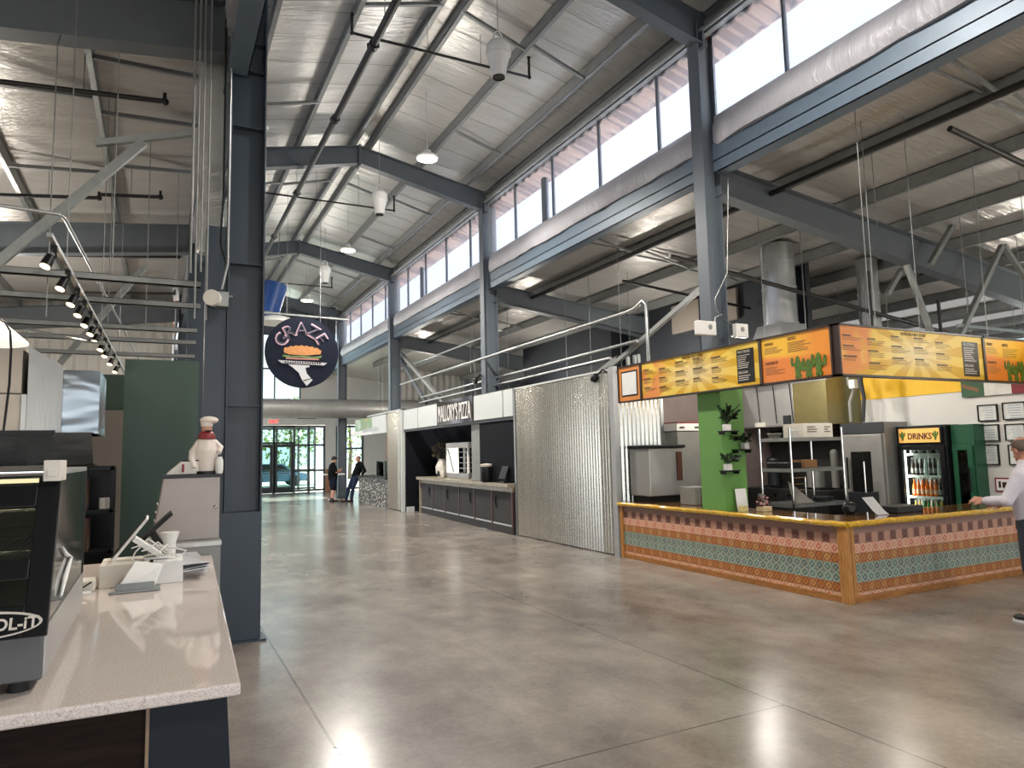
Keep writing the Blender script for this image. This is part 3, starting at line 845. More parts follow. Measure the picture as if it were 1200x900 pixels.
def live(p0, p1, nr):
    p0, p1, nr = Vector(p0), Vector(p1), Vector(nr); pts = []; rs = []
    for i in range(n + 1):
        q = i / n
        pts.append(p0.lerp(p1, q) + nr * (.006 * math.sin(q * 23) + RND.uniform(-.003, .003)) + Vector((0, 0, RND.uniform(-.003, .003)))); rs.append(.034 + RND.uniform(-.004, .004))
    b.tube(pts, rs, 8)
live((6.65, 9.44, .842), (6.65, 5.225, .842), (-1, 0, 0)); live((6.65, 5.225, .842), (10.4, 5.225, .842), (0, -1, 0))
b.build('live_edge', LIVE, t, smooth=60)

# ---- menu boards above it
Z0, Z1 = 2.45, 3.03
def rect(b, O, ux, nz, u0, u1, z0, z1, d):
    q = [O + ux * u + Vector((0, 0, z)) for u, z in ((u0, z0), (u1, z0), (u1, z1), (u0, z1))]
    return b.hexa([p - nz * .001 for p in q], [p + nz * d for p in q])
def board(label, ux, O, wd, kind):
    """O: upper left corner of the face, ux: reading direction"""
    ux = Vector(ux); up = Vector((0, 0, 1)); nz = ux.cross(up); O = Vector(O); h = Z1 - Z0
    ctr = O + ux * wd / 2 - up * h / 2
    t = thing('menu_board', label, 'menu board', ctr, 'orange menu boards above the tiled counter')
    b = MB(); rect(b, O - nz * .07, ux, nz, .015, wd - .015, -h + .015, -.015, .07)
    pan = b.build('panel', {'big': BURST, 'small': SPLIT, 'code': ORANGE}[kind], t)
    b = MB(); F = O - nz * .08; w = .022
    for u0, u1, z0, z1 in ((0, wd, -w, 0), (0, wd, -h, -h + w), (0, w, -h, 0), (wd - w, wd, -h, 0)): rect(b, F, ux, nz, u0, u1, z0, z1, .095)
    b.build('frame', mk('menu_frame', (44, 26, 20), .4), t)
    ink = MB()
    sm = MB()
    def lines(u, z, n, wmax, hh=.0055, gap=.021, out=.003, mb=None):
        for i in range(n):
            rect(mb or sm, O, ux, nz, u, u + wmax * RND.uniform(.55, 1), z - i * gap - hh, z - i * gap, out)
    if kind == 'code':
        b = MB(); rect(b, O, ux, nz, .09, wd - .09, -.49, -.09, .004); b.build('sticker_border', BLACK, t)
        b = MB(); rect(b, O, ux, nz, .115, wd - .115, -.465, -.115, .007); b.build('sticker', PAPER, t)
        return t
    if kind == 'big':
        ink.text('MEXICAN STREET FOOD', .05, O + ux * (wd * .40) - up * .075, ux, up, .003, align='LEFT', width=wd * .17)
        for c in range(5):
            u = .07 + c * wd * .153; z = -.12 + (.03 if c in (2, 3) else 0) - (.02 if c == 1 else 0)
            for r in range(3):
                rect(ink, O, ux, nz, u, u + wd * RND.uniform(.05, .08), z - .016, z, .003)
                k = RND.choice((2, 3, 3)); lines(u, z - .028, k, wd * .125); z -= .028 + k * .021 + .045
        bx0, bx1 = wd * .835, wd * .955
        b = MB(); rect(b, O, ux, nz, bx0, bx1, -.52, -.09, .004); b.build('dark_box', BLACK, t, bevel=.0015)
        iw = MB()
        iw.text('PROTEINS', .045, O + ux * (bx0 + .02) - up * .14 + nz * .004, ux, up, .002, width=wd * .085)
        lines(bx0 + .02, -.165, 7, wd * .095, .009, .026, .007, iw)
        iw.text('SALSAS', .045, O + ux * (bx0 + .02) - up * .40 + nz * .004, ux, up, .002, width=wd * .065)
        lines(bx0 + .02, -.425, 3, wd * .095, .009, .026, .007, iw)
        iw.build('pale_lettering', INKW, t)
    else:
        s = min(wd, 1.0)
        for word, u, z, wl, k in (('DRINKS', .07, -.11, .13, 4), ('SIDES', .42 * s, -.09 if wd < 1.2 else -.11, .12, 6), ('DESSERTS', .07, -.345, .19, 5)):
            ink.text(word, .05, O + ux * u + up * z, ux, up, .003, width=wl * s)
            lines(u, z - .03, k, (.30 if word != 'SIDES' else .40) * s)
        bo = [.003]; cb = MB(); cx = .70 * s if wd < 1.2 else .68
        for dx, hh, kk in ((-.15, .24, 1), (0, .19, -1), (.14, .24, 1)):
            def blob(u, z, ru, rz):
                bo[0] += .0006; q = nz * bo[0]
                cb.add([O + ux * (cx + dx + u + ru * math.cos(a * PI / 8)) + up * (-.545 + z + rz * math.sin(a * PI / 8)) + q for a in range(16)] + [O + ux * (cx + dx + u + ru * math.cos(a * PI / 8)) + up * (-.545 + z + rz * math.sin(a * PI / 8)) - nz * .001 for a in range(16)],
                       [tuple(range(16)), tuple(range(31, 15, -1))] + [(i, (i + 1) % 16, 16 + (i + 1) % 16, 16 + i) for i in range(16)])
            blob(0, hh * .55, .042, hh * .52)
            blob(.065 * kk, hh * .5, .034, .02); blob(.085 * kk, hh * .68, .02, .06)
            blob(-.06 * kk, hh * .66, .034, .02); blob(-.078 * kk, hh * .82, .018, .05)
            blob(-.02, .02, .022, .03); blob(.025, .02, .022, .03)
        cb.build('cactus_drawing', CACT, t)
        if wd > 1.2:
            bx0 = 1.02
            b = MB(); rect(b, O, ux, nz, bx0, wd - .07, -.52, -.1, .004); b.build('dark_box', BLACK, t)
            iw = MB(); lines(bx0 + .03, -.13, 5, .3, .01, .028, .007, iw)
            for r in range(2):
                for c in range(3): rect(iw, O, ux, nz, bx0 + .04 + c * .13, bx0 + .13 + c * .13, -.39 - r * .115, -.30 - r * .115, .007)
            iw.build('pale_lettering', INKW, t)
    ink.build('lettering', INK, t)
    if sm.v: sm.build('small_lettering', INKS, t)
    return t
XB, YB = 6.585, 5.125
board('small orange board with a blank framed white square, leftmost of the menu boards', (0, -1, 0), (XB, 9.23, Z1), .60, 'code')
board('long sunburst menu board facing the hall, left of the corner', (0, -1, 0), (XB, 8.63, Z1), 2.40, 'big')
board('small orange menu board with three cacti, just left of the corner', (0, -1, 0), (XB, 6.23, Z1), 1.03, 'small')
board('long sunburst menu board just right of the corner', (1, 0, 0), (XB, YB, Z1), 2.68, 'big')
board('orange menu board with cacti and a dark box, right end over the counter', (1, 0, 0), (XB + 2.68, YB, Z1), 1.62, 'small')
t = thing('menu_rail', 'grey steel tube frame carrying the menu boards over the tiled counter', 'frame', (6.8, 5.3, 2.9))
b = MB().bar((6.68, 5.22, 2.98), (6.68, 9.4, 2.98), .024, .05).bar((6.7, 5.24, 2.98), (10.8, 5.24, 2.98), .05, .05)
b.bar((6.7, 5.24, 2.5), (10.8, 5.24, 2.5), .05, .05).box(6.66, 6.70, 5.205, 5.245, 2.48, 3.0)
b.build('rail', GALVD, t)
for x, y in ((7.3, 5.24), (8.2, 5.24), (9.6, 5.24), (10.7, 5.24)): MB().tube([(x, y, 2.98), (x, y, aislez(x) - .02)], .005, 6).build('hanger_rod', GALVD, t)

# ---- lime green box around the column
b = MB().box(6.695, 6.715, 7.08, 7.52, .873, 3.0).box(7.06, 7.10, 7.08, 7.52, .873, 3.0).box(6.715, 7.06, 7.08, 7.12, .873, 3.0).box(6.715, 7.06, 7.47, 7.52, .873, 3.0)
one('column_box', b, GREENL, 'lime green boxed column standing on the tiled counter, with plant shelves', 'column box', (6.87, 7.3, .872))
def plant(c, kind, label, sh=.28):
    """small plant in a white pot on its own black shelf"""
    t = thing('wall_shelf', 'small black shelf on the lime green column, ' + label[0], 'shelf', c, 'plant shelves on the green column')
    x, y, z = c
    MB().box(x - sh / 2, x + sh / 2, y - .11, y, z - .015, z).build('board', BLACK, t, bevel=.003)
    MB().box(x - sh / 2 + .02, x - sh / 2 + .035, y - .1, y, z - .05, z - .015).box(x + sh / 2 - .035, x + sh / 2 - .02, y - .1, y, z - .05, z - .015).build('bracket', BLACK, t)
    px = x + kind[0]
    p = thing('potted_plant', label[1], 'plant', (px, y - .06, z), 'little plants on the green column')
    MB().box(px - .042, px + .042, y - .10, y - .02, z, z + .085).build('pot', WHITE, p, bevel=.006)
    fo = MB(); n, rx, rz, bias = kind[1:]
    for i in range(n):
        a = RND.uniform(0, 2 * PI); e = RND.uniform(.2, 1.3); L = RND.uniform(.5, 1)
        tip = Vector((px + bias * L + math.cos(a) * rx * L, y - .06 + min(.045, math.sin(a) * .11), z + .1 + math.sin(e) * rz * L))
        base = Vector((px, y - .06, z + .08)); mid = base.lerp(tip, .55) + Vector((0, 0, .03))
        fo.tube([base, mid, tip], [.003, .003, .002], 4)
        d = (tip - mid).normalized(); s = d.cross(Vector((RND.uniform(-1, 1), RND.uniform(-1, 1), .6))).normalized()
        w = RND.uniform(.014, .028); q = tip - d * .03
        for k in range(2):
            bse = q.lerp(mid, k * .6)
            fo.add([bse, bse + d * .03 + s * w, bse + d * .075 + Vector((0, 0, -.012)), bse + d * .03 - s * w, bse + d * .03 + Vector((0, 0, .006))], [(0, 1, 4), (1, 2, 4), (2, 3, 4), (3, 0, 4)])
    fo.build('foliage', LEAFD, p)
yp = 7.08
plant(tuple(at(850, 505, Y=yp)), (-.03, 44, .15, .26, .05), ('uppermost of the three', 'leafy dark plant in a white pot, uppermost on the green column'))
plant(tuple(at(866, 526.5, Y=yp)), (.05, 40, .14, .12, -.08), ('middle one of the three', 'low dark trailing plant in a pale pot, middle shelf of the green column'))
plant(tuple(at(852, 551, Y=yp)), (-.04, 44, .16, .15, .06), ('lowest of the three', 'bushy dark plant in a white pot, lowest shelf of the green column'))
# wifi boxes and cables on the column
for k, (a, c_, lab) in enumerate(((823, 390, 'white wireless box with a round grille on the column, left one'), (864, 393, 'white wireless box on the column above the menu board, right one'))):
    c = at(a, c_ - 4, Y=7.1); t = thing('wireless_box', lab, 'wireless box', c, 'white boxes on the column')
    w = .16 if k == 0 else .11
    MB().box(c.x - w, c.x + w, c.y - .1, c.y - .02, c.z - .09, c.z + .1).build('housing', WHITE, t, bevel=.012)
    MB().disc((c.x + (.05 if k == 0 else 0), c.y - .101, c.z + .02), (0, -1, 0), .035, .006, 16).build('badge', GALVD, t)
    MB().box(c.x - .03, c.x + .03, c.y - .03, c.y + .1, c.z - .05, c.z - .02).build('bracket', GALV, t)
pts = [at(x, y, Y=7.08) for x, y in ((853, 190), (853, 240), (852, 320), (845, 335), (838, 350), (839, 363), (846, 372), (858, 380), (862, 392))]
one('cable', MB().tube(pts, .007, 6), GALV, 'white cable wandering down the column to the right wireless box', 'cable', pts[-1], smooth=60)
pts = [at(x, y, Y=7.08) for x, y in ((846, 368), (838, 372), (836, 392))]
one('cable', MB().tube(pts, .008, 6), CONDUIT, 'short white cable curling into the left wireless box', 'cable', pts[-1], smooth=60)

# ---- corrugated walls
t = thing('corrugated_panel', 'wide corrugated galvanised wall panel between the tiled counter and the pizza stand', 'wall panel', (6.67, 11.2, 0))
MB().corr((6.67, 9.52), (6.67, 13.04), .02, 3.02, nrm=(-1, 0, 0)).build('sheet', CORR, t, smooth=60)
MB().box(6.64, 6.72, 9.46, 13.06, 3.02, 3.05).build('top_trim', LIGHTP, t)
MB().box(6.63, 6.72, 9.44, 9.56, 0, 3.08).build('corner_trim', mk('pale_trim', (176, 178, 180), .4, .3, .04), t)
MB().box(6.64, 6.72, 13.03, 13.09, 0, 3.05).build('corner_trim', GALV, t)
MB().box(6.69, 6.8, 9.6, 13.0, 0, 3.0).build('backing', DARK, t)
t = thing('corrugated_panel', 'short shiny corrugated wall panel behind the ice machine, under the leftmost menu board', 'wall panel', (7.1, 9.47, .87))
MB().corr((6.72, 9.49), (7.62, 9.49), .02, 3.05, .014, .085, nrm=(0, -1, 0)).build('sheet', m_corr('corrugated_bright', (196, 196, 190), (232, 232, 226)), t, smooth=60)
MB().box(7.6, 7.66, 9.46, 9.56, 0, 3.05).build('corner_trim', GALV, t)
for k, (x, y, lab) in enumerate(((697, 443, 'black camera on the corrugated panel, left of the menu boards'), (557, 446, 'black spotlight clamped to the column above the pizza stand sign'))):
    c = at(x, y, X=6.55 if k == 0 else 6.6)
    t = thing('security_camera' if k == 0 else 'spotlight', lab, 'camera' if k == 0 else 'spotlight', c)
    MB().ball(c, (.07, .07, .08), 14, 10).build('housing', BLACK, t, smooth=60)
    MB().tube([c + Vector((.03, -.02, .04)), c + Vector((.06, -.16, .13)), c + Vector((.1, -.2, .08))], .018, 8).build('arm', BLACK, t, smooth=60)
    MB().cyl(c + Vector((-.05, -.03, -.02)), c + Vector((-.085, -.05, -.035)), .035, n=14).build('lens', CHROME if k else DARK, t)

# ---- kitchen behind the tiled counter
struct('wall_kitchen', MB().box(7.66, 11.4, 10.05, 10.12, 0, 3.05), mk('brown_grey_wallboard', (118, 104, 100), .6, 0, .06))
struct('wall_kitchen', MB().box(10.62, 10.72, 1.2, 7.9, 0, 3.05), WALLW)
struct('wall_band', MB().box(10.605, 10.62, 1.2, 7.9, 2.45, 3.05), YELLOW)
struct('wall_kitchen', MB().box(11.0, 11.1, 7.9, 10.05, 0, 3.05), STAIND)
t = thing('extractor_hood', 'big stainless extractor hood over the kitchen line behind the wire rack', 'hood', (10, 9, 2.05))
MB().box(10.0, 10.88, 8.78, 9.98, 2.06, 2.92).build('hood_body', STAIN, t, bevel=.004)
MB().box(10.0, 10.88, 8.08, 8.775, 2.06, 2.92).build('hood_end', mk('stainless_yellow_reflection', (134, 124, 82), .35, .5, .06), t, bevel=.004)  # yellow reflection in the steel put into its colour as olive
MB().box(9.985, 10.0, 8.05, 9.98, 2.80, 2.83).box(9.985, 10.0, 8.05, 9.98, 2.06, 2.09).build('hood_rail', STAIND, t)
b = MB()
for y in (9.55, 9.16, 8.79): b.tube([(9.985, y, 2.12), (9.98, y + .02, 2.5), (9.985, y + .05, 2.9)], .008, 5)
b.build('cable', BLACK, t)
MB().box(9.96, 9.99, 9.42, 9.66, 2.07, 2.15).build('outlet_strip', CARDW, t); MB().box(9.95, 9.99, 8.84, 8.98, 2.07, 2.25).build('control_box', DARK, t)
for lab, x, y, r, zb in (('large shiny vertical exhaust duct rising over the extractor hood', 10.35, 9.25, .30, 3.95), ('smaller shiny vertical exhaust duct farther right, behind the corner of the menu boards', 12.2, 8.75, .19, 3.4)):
    t = thing('exhaust_duct', lab, 'duct', (x, y, 2.92))
    b = MB().cyl((x, y, zb), (x, y, aislez(x + r) - .02), r, n=28); b.build('duct_pipe', DUCT, t, smooth=50)
    for z in (zb + .02, zb + .7, zb + 1.2): MB().cyl((x, y, z - .02), (x, y, z + .02), r + .014, n=28).build('duct_collar', DUCT, t, smooth=50)
    b = MB().hexa([(x - r - .35, y - .35, 2.94), (x + .4, y - .35, 2.94), (x + .4, y + .5, 2.94), (x - r - .35, y + .5, 2.94)], [(x - r, y - r, zb), (x + r, y - r, zb), (x + r, y + r, zb), (x - r, y + r, zb)])
    b.build('transition', DUCT, t)
t = thing('gas_pipe', 'twisted dark pipe and hose hanging left of the white wall with certificates', 'pipe', (10.5, 7.75, 2.05))
MB().tube([(10.2, 7.8, 3.0), (10.2, 7.8, 2.7), (10.24, 7.74, 2.6), (10.2, 7.8, 2.4), (10.2, 7.8, 2.08)], .028, 10).build('hose', STAIND, t, smooth=60)
MB().tube([(10.1, 7.5, 3.0), (10.1, 7.5, 2.7), (10.12, 7.47, 2.45), (10.1, 7.5, 2.06)], [.045, .04, .03, .025], 10).build('valve_pipe', DARK, t, smooth=60)
MB().box(10.05, 10.15, 7.58, 7.68, 2.62, 2.76).build('white_box', WHITE, t)
t = thing('cooking_range', 'dark cooking range under the extractor hood, behind the wire rack', 'range', (10.3, 9, 0))
MB().box(9.9, 10.8, 8.1, 9.98, .1, .95).build('body', mk('dark_oven_steel', (52, 52, 52), .4, .5), t, bevel=.006)
MB().box(10.7, 10.8, 8.1, 9.98, .95, 2.0).build('backsplash', mk('dark_backsplash', (44, 43, 42), .5, .3), t)  # plain dark grey sheet filling the black gap below the hood
for y in (8.4, 8.85, 9.3, 9.7): MB().cyl((10.25, y, .95), (10.25, y, .985), .12, n=16).build('burner', BLACK, t)
for y in (8.3, 8.6, 8.9, 9.2, 9.5, 9.8): MB().cyl((9.87, y, .85), (9.9, y, .85), .025, n=12).build('knob', BLACK, t)
for k, (x, y, w_, h) in enumerate(((10.3, 9.6, .22, .5), (10.25, 8.6, .3, .32), (10.3, 8.25, .12, .62))):
    one('stock_pot', MB().lathe([(w_ * .5, 0), (w_ * .52, h * .9), (w_ * .55, h * .92), (w_ * .5, h), (.02, h + .03)], (x, y, .985), 20), STAIND if k else DARK, ['dark stock pot at the far end of the range', 'wide dull steel pot in the middle of the range', 'tall thin steel pot at the near end of the range'][k], 'pot', (x, y, .985), smooth=40)
# reach-in refrigerator
t = thing('steel_refrigerator', 'tall dull stainless refrigerator left of the drinks fridge', 'refrigerator', (10.2, 7.3, 0))
MB().box(10.03, 10.6, 7.10, 7.86, .1, 2.05).build('body', STAIND, t, bevel=.006)
MB().box(10.0, 10.03, 7.14, 7.82, .2, 1.86).build('door', STAIND, t, bevel=.008)
MB().tube([(9.96, 7.74, 1.0), (9.96, 7.74, 1.5)], .016, 8).build('handle', BLACK, t)
MB().box(10.01, 10.03, 7.1, 7.86, 1.88, 2.05).build('top_panel', DARK, t)
b = MB()
for x in (10.1, 10.54):
    for y in (7.16, 7.8): b.cyl((x, y, 0), (x, y, .1), .025, n=10)
b.build('foot', BLACK, t)
# drinks fridge with bottles
def fridge(label, y0, y1, body, h, sign):
    t = thing('display_fridge', label, 'fridge', (10.2, (y0 + y1) / 2, 0), 'glass door fridges by the white wall')
    x0, x1 = (10.25 if sign else 10.34), 10.60
    if not sign: x1 = 10.61
    b = MB().box(x0, x1, y0, y0 + .05, .08, h).box(x0, x1, y1 - .05, y1, .08, h).box(x0, x1, y0 + .05, y1 - .05, h - .06, h).box(x0, x1, y0 + .05, y1 - .05, .08, .3).box(x1 - .05, x1, y0 + .05, y1 - .05, .3, h - .06)
    b.box(x0, x0 + .15, y0 + .05, y1 - .05, h - .30, h - .06)
    b.build('cabinet', body, t, bevel=.005)
    MB().box(x1 - .056, x1 - .051, y0 + .05, y1 - .05, .3, h - .06).build('liner', WALLW, t)
    MB().box(x0 + .05, x1 - .05, y0 + .04, y1 - .04, 0, .08).build('plinth', BLACK, t)
    fr = MB(); xd = x0 - .04
    for a, b_, c, d in ((y0 + .02, y0 + .09, .3, h - .3), (y1 - .09, y1 - .02, .3, h - .3), (y0 + .09, y1 - .09, .3, .37), (y0 + .09, y1 - .09, h - .37, h - .3)): fr.box(xd, x0 - .003, a, b_, c, d)
    dr = fr.build('door', BLACK if sign else body, t, bevel=.004)
    MB().box(xd + .012, xd + .02, y0 + .09, y1 - .09, .37, h - .37).build('glass', CASEG if not sign else GLASS, dr)
    MB().tube([(xd - .03, y0 + .06, 1.0), (xd - .03, y0 + .06, 1.35)], .012, 8).build('handle', BLACK, dr)
    for z in (.56, .885, 1.2, 1.53):
        sh = MB()
        sh.box(x0 + .08, x0 + .1, y0 + .06, y1 - .06, z - .012, z + .022)
        for q in range(9): sh.box(x0 + .1, x1 - .06, y0 + .07 + q * (y1 - y0 - .15) / 8, y0 + .076 + q * (y1 - y0 - .15) / 8, z - .006, z)
        sh.build('shelf', WHITE, t)
    return t, x0, x1
t, x0, x1 = fridge('black drinks fridge with an orange DRINKS sign and rows of soda bottles', 6.29, 7.06, mk('fridge_black', (24, 26, 27), .35), 1.97, True)
MB().box(x0 - .035, x0 - .002, 6.33, 7.02, 1.70, 1.94).build('header', BLACK, t)
sg = MB().box(x0 - .04, x0 - .035, 6.36, 6.99, 1.715, 1.925).build('sign_panel', glow('lit_amber_panel', (238, 176, 92), .35), t)
MB().text('DRINKS', .13, (x0 - .041, 6.85, 1.765), (0, -1, 0), (0, 0, 1), .003, width=.37, bold=.025).build('lettering', INK, sg)
for y in (6.93, 6.42):
    b = MB()
    for dy, dz, ry, rz in ((0, 0, .022, .075), (.035, .02, .013, .03), (-.035, .03, .013, .03), (.02, -.01, .02, .01), (-.02, 0, .02, .01)): b.ball((x0 - .041, y + dy, 1.815 + dz), (.004, ry, rz), 10, 8)
    b.build('cactus_drawing', CACT, sg)
MB().box(x0 + .03, x0 + .05, 6.955, 6.975, .4, 1.62).build('light_tube', glow('fridge_led', (255, 250, 235), 5), t)
def bottle(col, name):
    g = mk(name, col, .12, 0, 0)
    t = thing('soda_bottle', 'x', 'bottle', (0, 0, 0))
    MB().lathe([(.026, 0), (.031, .01), (.031, .15), (.026, .18), (.013, .22), (.012, .26), (.014, .265)], (0, 0, 0), 14).build('glass_body', g, t, smooth=50)
    MB().lathe([(.0315, .05), (.0315, .12)], (0, 0, 0), 14).build('paper_label', mk(name + '_label', tuple(min(255, int(k * .5 + 110)) for k in col), .6, 0, 0), t, smooth=50)
    MB().lathe([(.015, .263), (.015, .278), (.0, .28)], (0, 0, 0), 12).build('cap', GALV, t)
    return t
BT = {k: bottle(c, 'soda_' + k) for k, c in (('dark', (52, 38, 30)), ('orange', (222, 104, 30)), ('yellow', (226, 178, 36)), ('green', (54, 122, 52)), ('clear', (190, 196, 190)))}
first = dict.fromkeys(BT, True)
rows = [(1.202, ['dark', 'dark', 'dark', 'clear', 'dark', 'dark', 'clear', 'dark'], 'top full shelf'), (.887, ['orange', 'orange', 'orange', 'orange', 'orange', 'orange', 'dark', 'dark'], 'middle shelf'), (.562, ['yellow', 'yellow', 'green', 'green', 'green', 'green', 'yellow', 'yellow'], 'lowest visible shelf'), (1.532, ['clear', 'dark', 'clear', 'dark', 'clear', 'dark', 'clear', 'clear'], 'uppermost dim shelf')]
for z, ks, nm in rows:
    for i, k in enumerate(ks):
        loc = (x0 + .14, 6.92 - i * .068, z + .002)
        lab = f'{k} soda bottle on the {nm} of the drinks fridge, {ORD[i]} from the left'
        if first[k]:
            BT[k].location = loc; BT[k]['label'] = lab; BT[k]['group'] = 'bottles on the ' + nm; first[k] = False
        else:
            c = dup(BT[k], loc, lab); c['group'] = 'bottles on the ' + nm
t, x0, x1 = fridge('green glass door fridge right of the drinks fridge, dim inside', 5.95, 6.27, GREENF, 1.96, False)
for i, (y, z) in enumerate(((6.18, 1.205), (6.04, 1.205), (6.04, .89), (6.18, .89), (6.1, .565))):
    one('food_tub', MB().box(x0 + .08, x0 + .16, y - .055, y + .055, z, z + .13).box(x0 + .075, x0 + .165, y - .06, y + .06, z + .13, z + .145), STAIND if i % 2 else CARDW, ['pale', 'grey'][i % 2] + ' food tub inside the green fridge, ' + ['top shelf far side', 'top shelf near side', 'middle shelf near side', 'middle shelf far side', 'lowest shelf'][i], 'tub', (x0 + .25, y, z), 'tubs in the green fridge')
# certificates, banner, notice
for k, (xa, ya, xb, yb, lab) in enumerate(((1145, 475, 1170, 493, 'upper left'), (1174, 472, 1203, 491, 'upper right'), (1146, 498, 1172, 517, 'middle left'), (1177, 497, 1203, 516, 'middle right'), (1150, 521, 1172, 545, 'lower left'), (1181, 521, 1203, 545, 'lower right by the man'))):
    p, q = at(xa, ya, X=10.60), at(xb, yb, X=10.60)
    y0, y1, z0, z1 = min(p.y, q.y), max(p.y, q.y), q.z, p.z
    t = thing('framed_certificate', f'thin black framed certificate on the white wall, {lab} of the six', 'certificate', (10.60, (y0 + y1) / 2, z0), 'framed certificates on the white wall')
    f = .014
    MB().box(10.585, 10.62, y0, y1, z0, z0 + f).box(10.585, 10.62, y0, y1, z1 - f, z1).box(10.585, 10.62, y0, y0 + f, z0 + f, z1 - f).box(10.585, 10.62, y1 - f, y1, z0 + f, z1 - f).build('frame', BLACK, t)
    MB().box(10.60, 10.62, y0 + f, y1 - f, z0 + f, z1 - f).build('sheet', mk('certificate_paper', (206, 208, 204), .6, 0, .06, 9), t)
    b = MB()
    for i in range(6): b.box(10.598, 10.601, y0 + .06, y1 - .06 - RND.uniform(0, .05), z1 - .05 - i * .035, z1 - .04 - i * .035)
    b.build('print', mk('certificate_print', (150, 158, 170), .6), t)
t = thing('flag_banner', 'green, white and red banner high on the white wall', 'banner', (10.8, 5, 2.3))
yb = at(1126, 460, X=10.56).y
for k, (a, b_, m_) in enumerate(((0, .32, mk('banner_green', (52, 84, 56), .7)), (.32, .68, mk('banner_white', (206, 204, 198), .7)), (.68, 1.02, mk('banner_red', (120, 40, 48), .7)))):
    MB().box(10.575, 10.605, yb - b_, yb - a, 2.36, 2.88).build('stripe', m_, t)
MB().hexa([(10.57, yb - .25, 2.42), (10.57, yb - .02, 2.5), (10.57, yb - .02, 2.56), (10.57, yb - .25, 2.47)], [(10.575, yb - .25, 2.42), (10.575, yb - .02, 2.5), (10.575, yb - .02, 2.56), (10.575, yb - .25, 2.47)]).build('emblem', mk('brown_emblem', (120, 84, 58), .7), t)
p = at(1166, 568, X=10.60); t = thing('wall_notice', 'small white notice with a red border low on the white wall', 'notice', p)
MB().box(10.605, 10.62, p.y - .22, p.y + .0, p.z - .1, p.z + .1).build('border', RED, t)
MB().box(10.60, 10.605, p.y - .2, p.y - .02, p.z - .08, p.z + .08).build('sheet', PAPER, t)
MB().box(10.596, 10.60, p.y - .16, p.y - .1, p.z - .04, p.z + .04).box(10.596, 10.60, p.y - .08, p.y - .05, p.z - .04, p.z + .05).build('print', INK, t)

# ---- wire rack
t = thing('wire_rack', 'chrome wire rack with four shelves behind the tiled counter', 'rack', (8.5, 7.4, 0))
rx0, rx1, ry0, ry1 = 8.0, 9.08, 7.12, 7.68
b = MB()
for x in (rx0, rx1):
    for y in (ry0, ry1):
        p = MB().cyl((x, y, .02), (x, y, 1.97), .017, n=10).cyl((x, y, 0), (x, y, .03), .022, n=10); p.build('post', CHROME, t, smooth=50)
for z in (.2, .86, 1.36, 1.80):
    b = MB()
    for y in (ry0, ry1): b.bar((rx0, y, z), (rx1, y, z), .012, .05)
    for x in (rx0, rx1): b.bar((x, ry0, z), (x, ry1, z), .012, .05)
    for i in range(1, 24): x = rx0 + (rx1 - rx0) * i / 24; b.bar((x, ry0, z + .015), (x, ry1, z + .015), .005, .005)
    for i in range(1, 4): y = ry0 + (ry1 - ry0) * i / 4; b.bar((rx0, y, z + .008), (rx1, y, z + .008), .006, .006)
    b.build('shelf', GALV, t)
for k, (x, w, m_, lab) in enumerate(((8.55, .40, CARDW, 'white carton on the top shelf of the wire rack, left of two'), (8.86, .22, CARDW, 'smaller white carton on the top shelf of the wire rack, right of two'))):
    t = thing('carton', lab, 'box', (x, 7.4, 1.82), 'white cartons on the wire rack')
    MB().box(x - w / 2, x + w / 2, 7.18, 7.55, 1.826, 2.03).build('box', m_, t, bevel=.004)
    b = MB()
    for i in range(3): b.box(x - w * .3, x + w * RND.uniform(0, .3), 7.177, 7.18, 1.90 + i * .035, 1.915 + i * .035)
    b.build('print', mk('carton_print', (90, 84, 80), .7), t)
one('plastic_tub', MB().lathe([(.05, 0), (.07, .09), (.075, .1), (.06, .105)], (8.2, 7.22, 1.826), 18), WHITE, 'small white tub on the left of the top shelf of the wire rack', 'tub', (8.2, 7.22, 1.826), smooth=40)
one('foil_tray', MB().lathe([(.07, 0), (.1, .06), (.11, .06), (.1, .07)], (8.06, 7.45, 1.826), 18), STAIND, 'round steel tray beside the white tub on the wire rack', 'tray', (8.06, 7.45, 1.826), smooth=40)
one('small_carton', MB().box(8.36, 8.62, 7.2, 7.45, 1.386, 1.5), BROWNBOX, 'low brown carton on the second shelf of the wire rack', 'box', (8.5, 7.3, 1.386), bevel=.004)
one('black_tray', MB().box(8.02, 8.3, 7.2, 7.6, 1.386, 1.47), BLACK, 'black plastic tray on the second shelf of the wire rack', 'tray', (8.16, 7.4, 1.386), bevel=.01)
b = MB(); b.hexa([(8.12, 7.2, .886), (8.5, 7.2, .886), (8.5, 7.22, .886), (8.12, 7.22, .886)], [(8.12, 7.3, 1.2), (8.2, 7.3, 1.15), (8.2, 7.32, 1.15), (8.12, 7.32, 1.2)])
one('slicer_guard', b, STAIND, 'triangular grey steel guard leaning on the lower rack shelf', 'guard', (8.2, 7.3, .886))
t = thing('tray_stand', 'small wire stand with rungs behind the lower rack shelf', 'stand', (8.6, 7.5, .886))
b = MB()
for x in (8.42, 8.7): b.tube([(x, 7.5, .886), (x, 7.5, 1.24)], .008, 6)
for z in (.95, 1.05, 1.14, 1.23): b.tube([(8.42, 7.5, z), (8.7, 7.5, z)], .006, 6)
b.build('wire_frame', CHROME, t, smooth=60)
for k, (x, y) in enumerate(((8.75, 7.3), (8.93, 7.35))):
    one('pan', MB().lathe([(.09, 0), (.11, .06), (.115, .06), (.1, .065), (.085, .01)], (x, y, .886), 18), DARK, ['dark pan on the lower rack shelf, left of two', 'dark pan on the lower rack shelf, right of two'][k], 'pan', (x, y, .886), smooth=40)
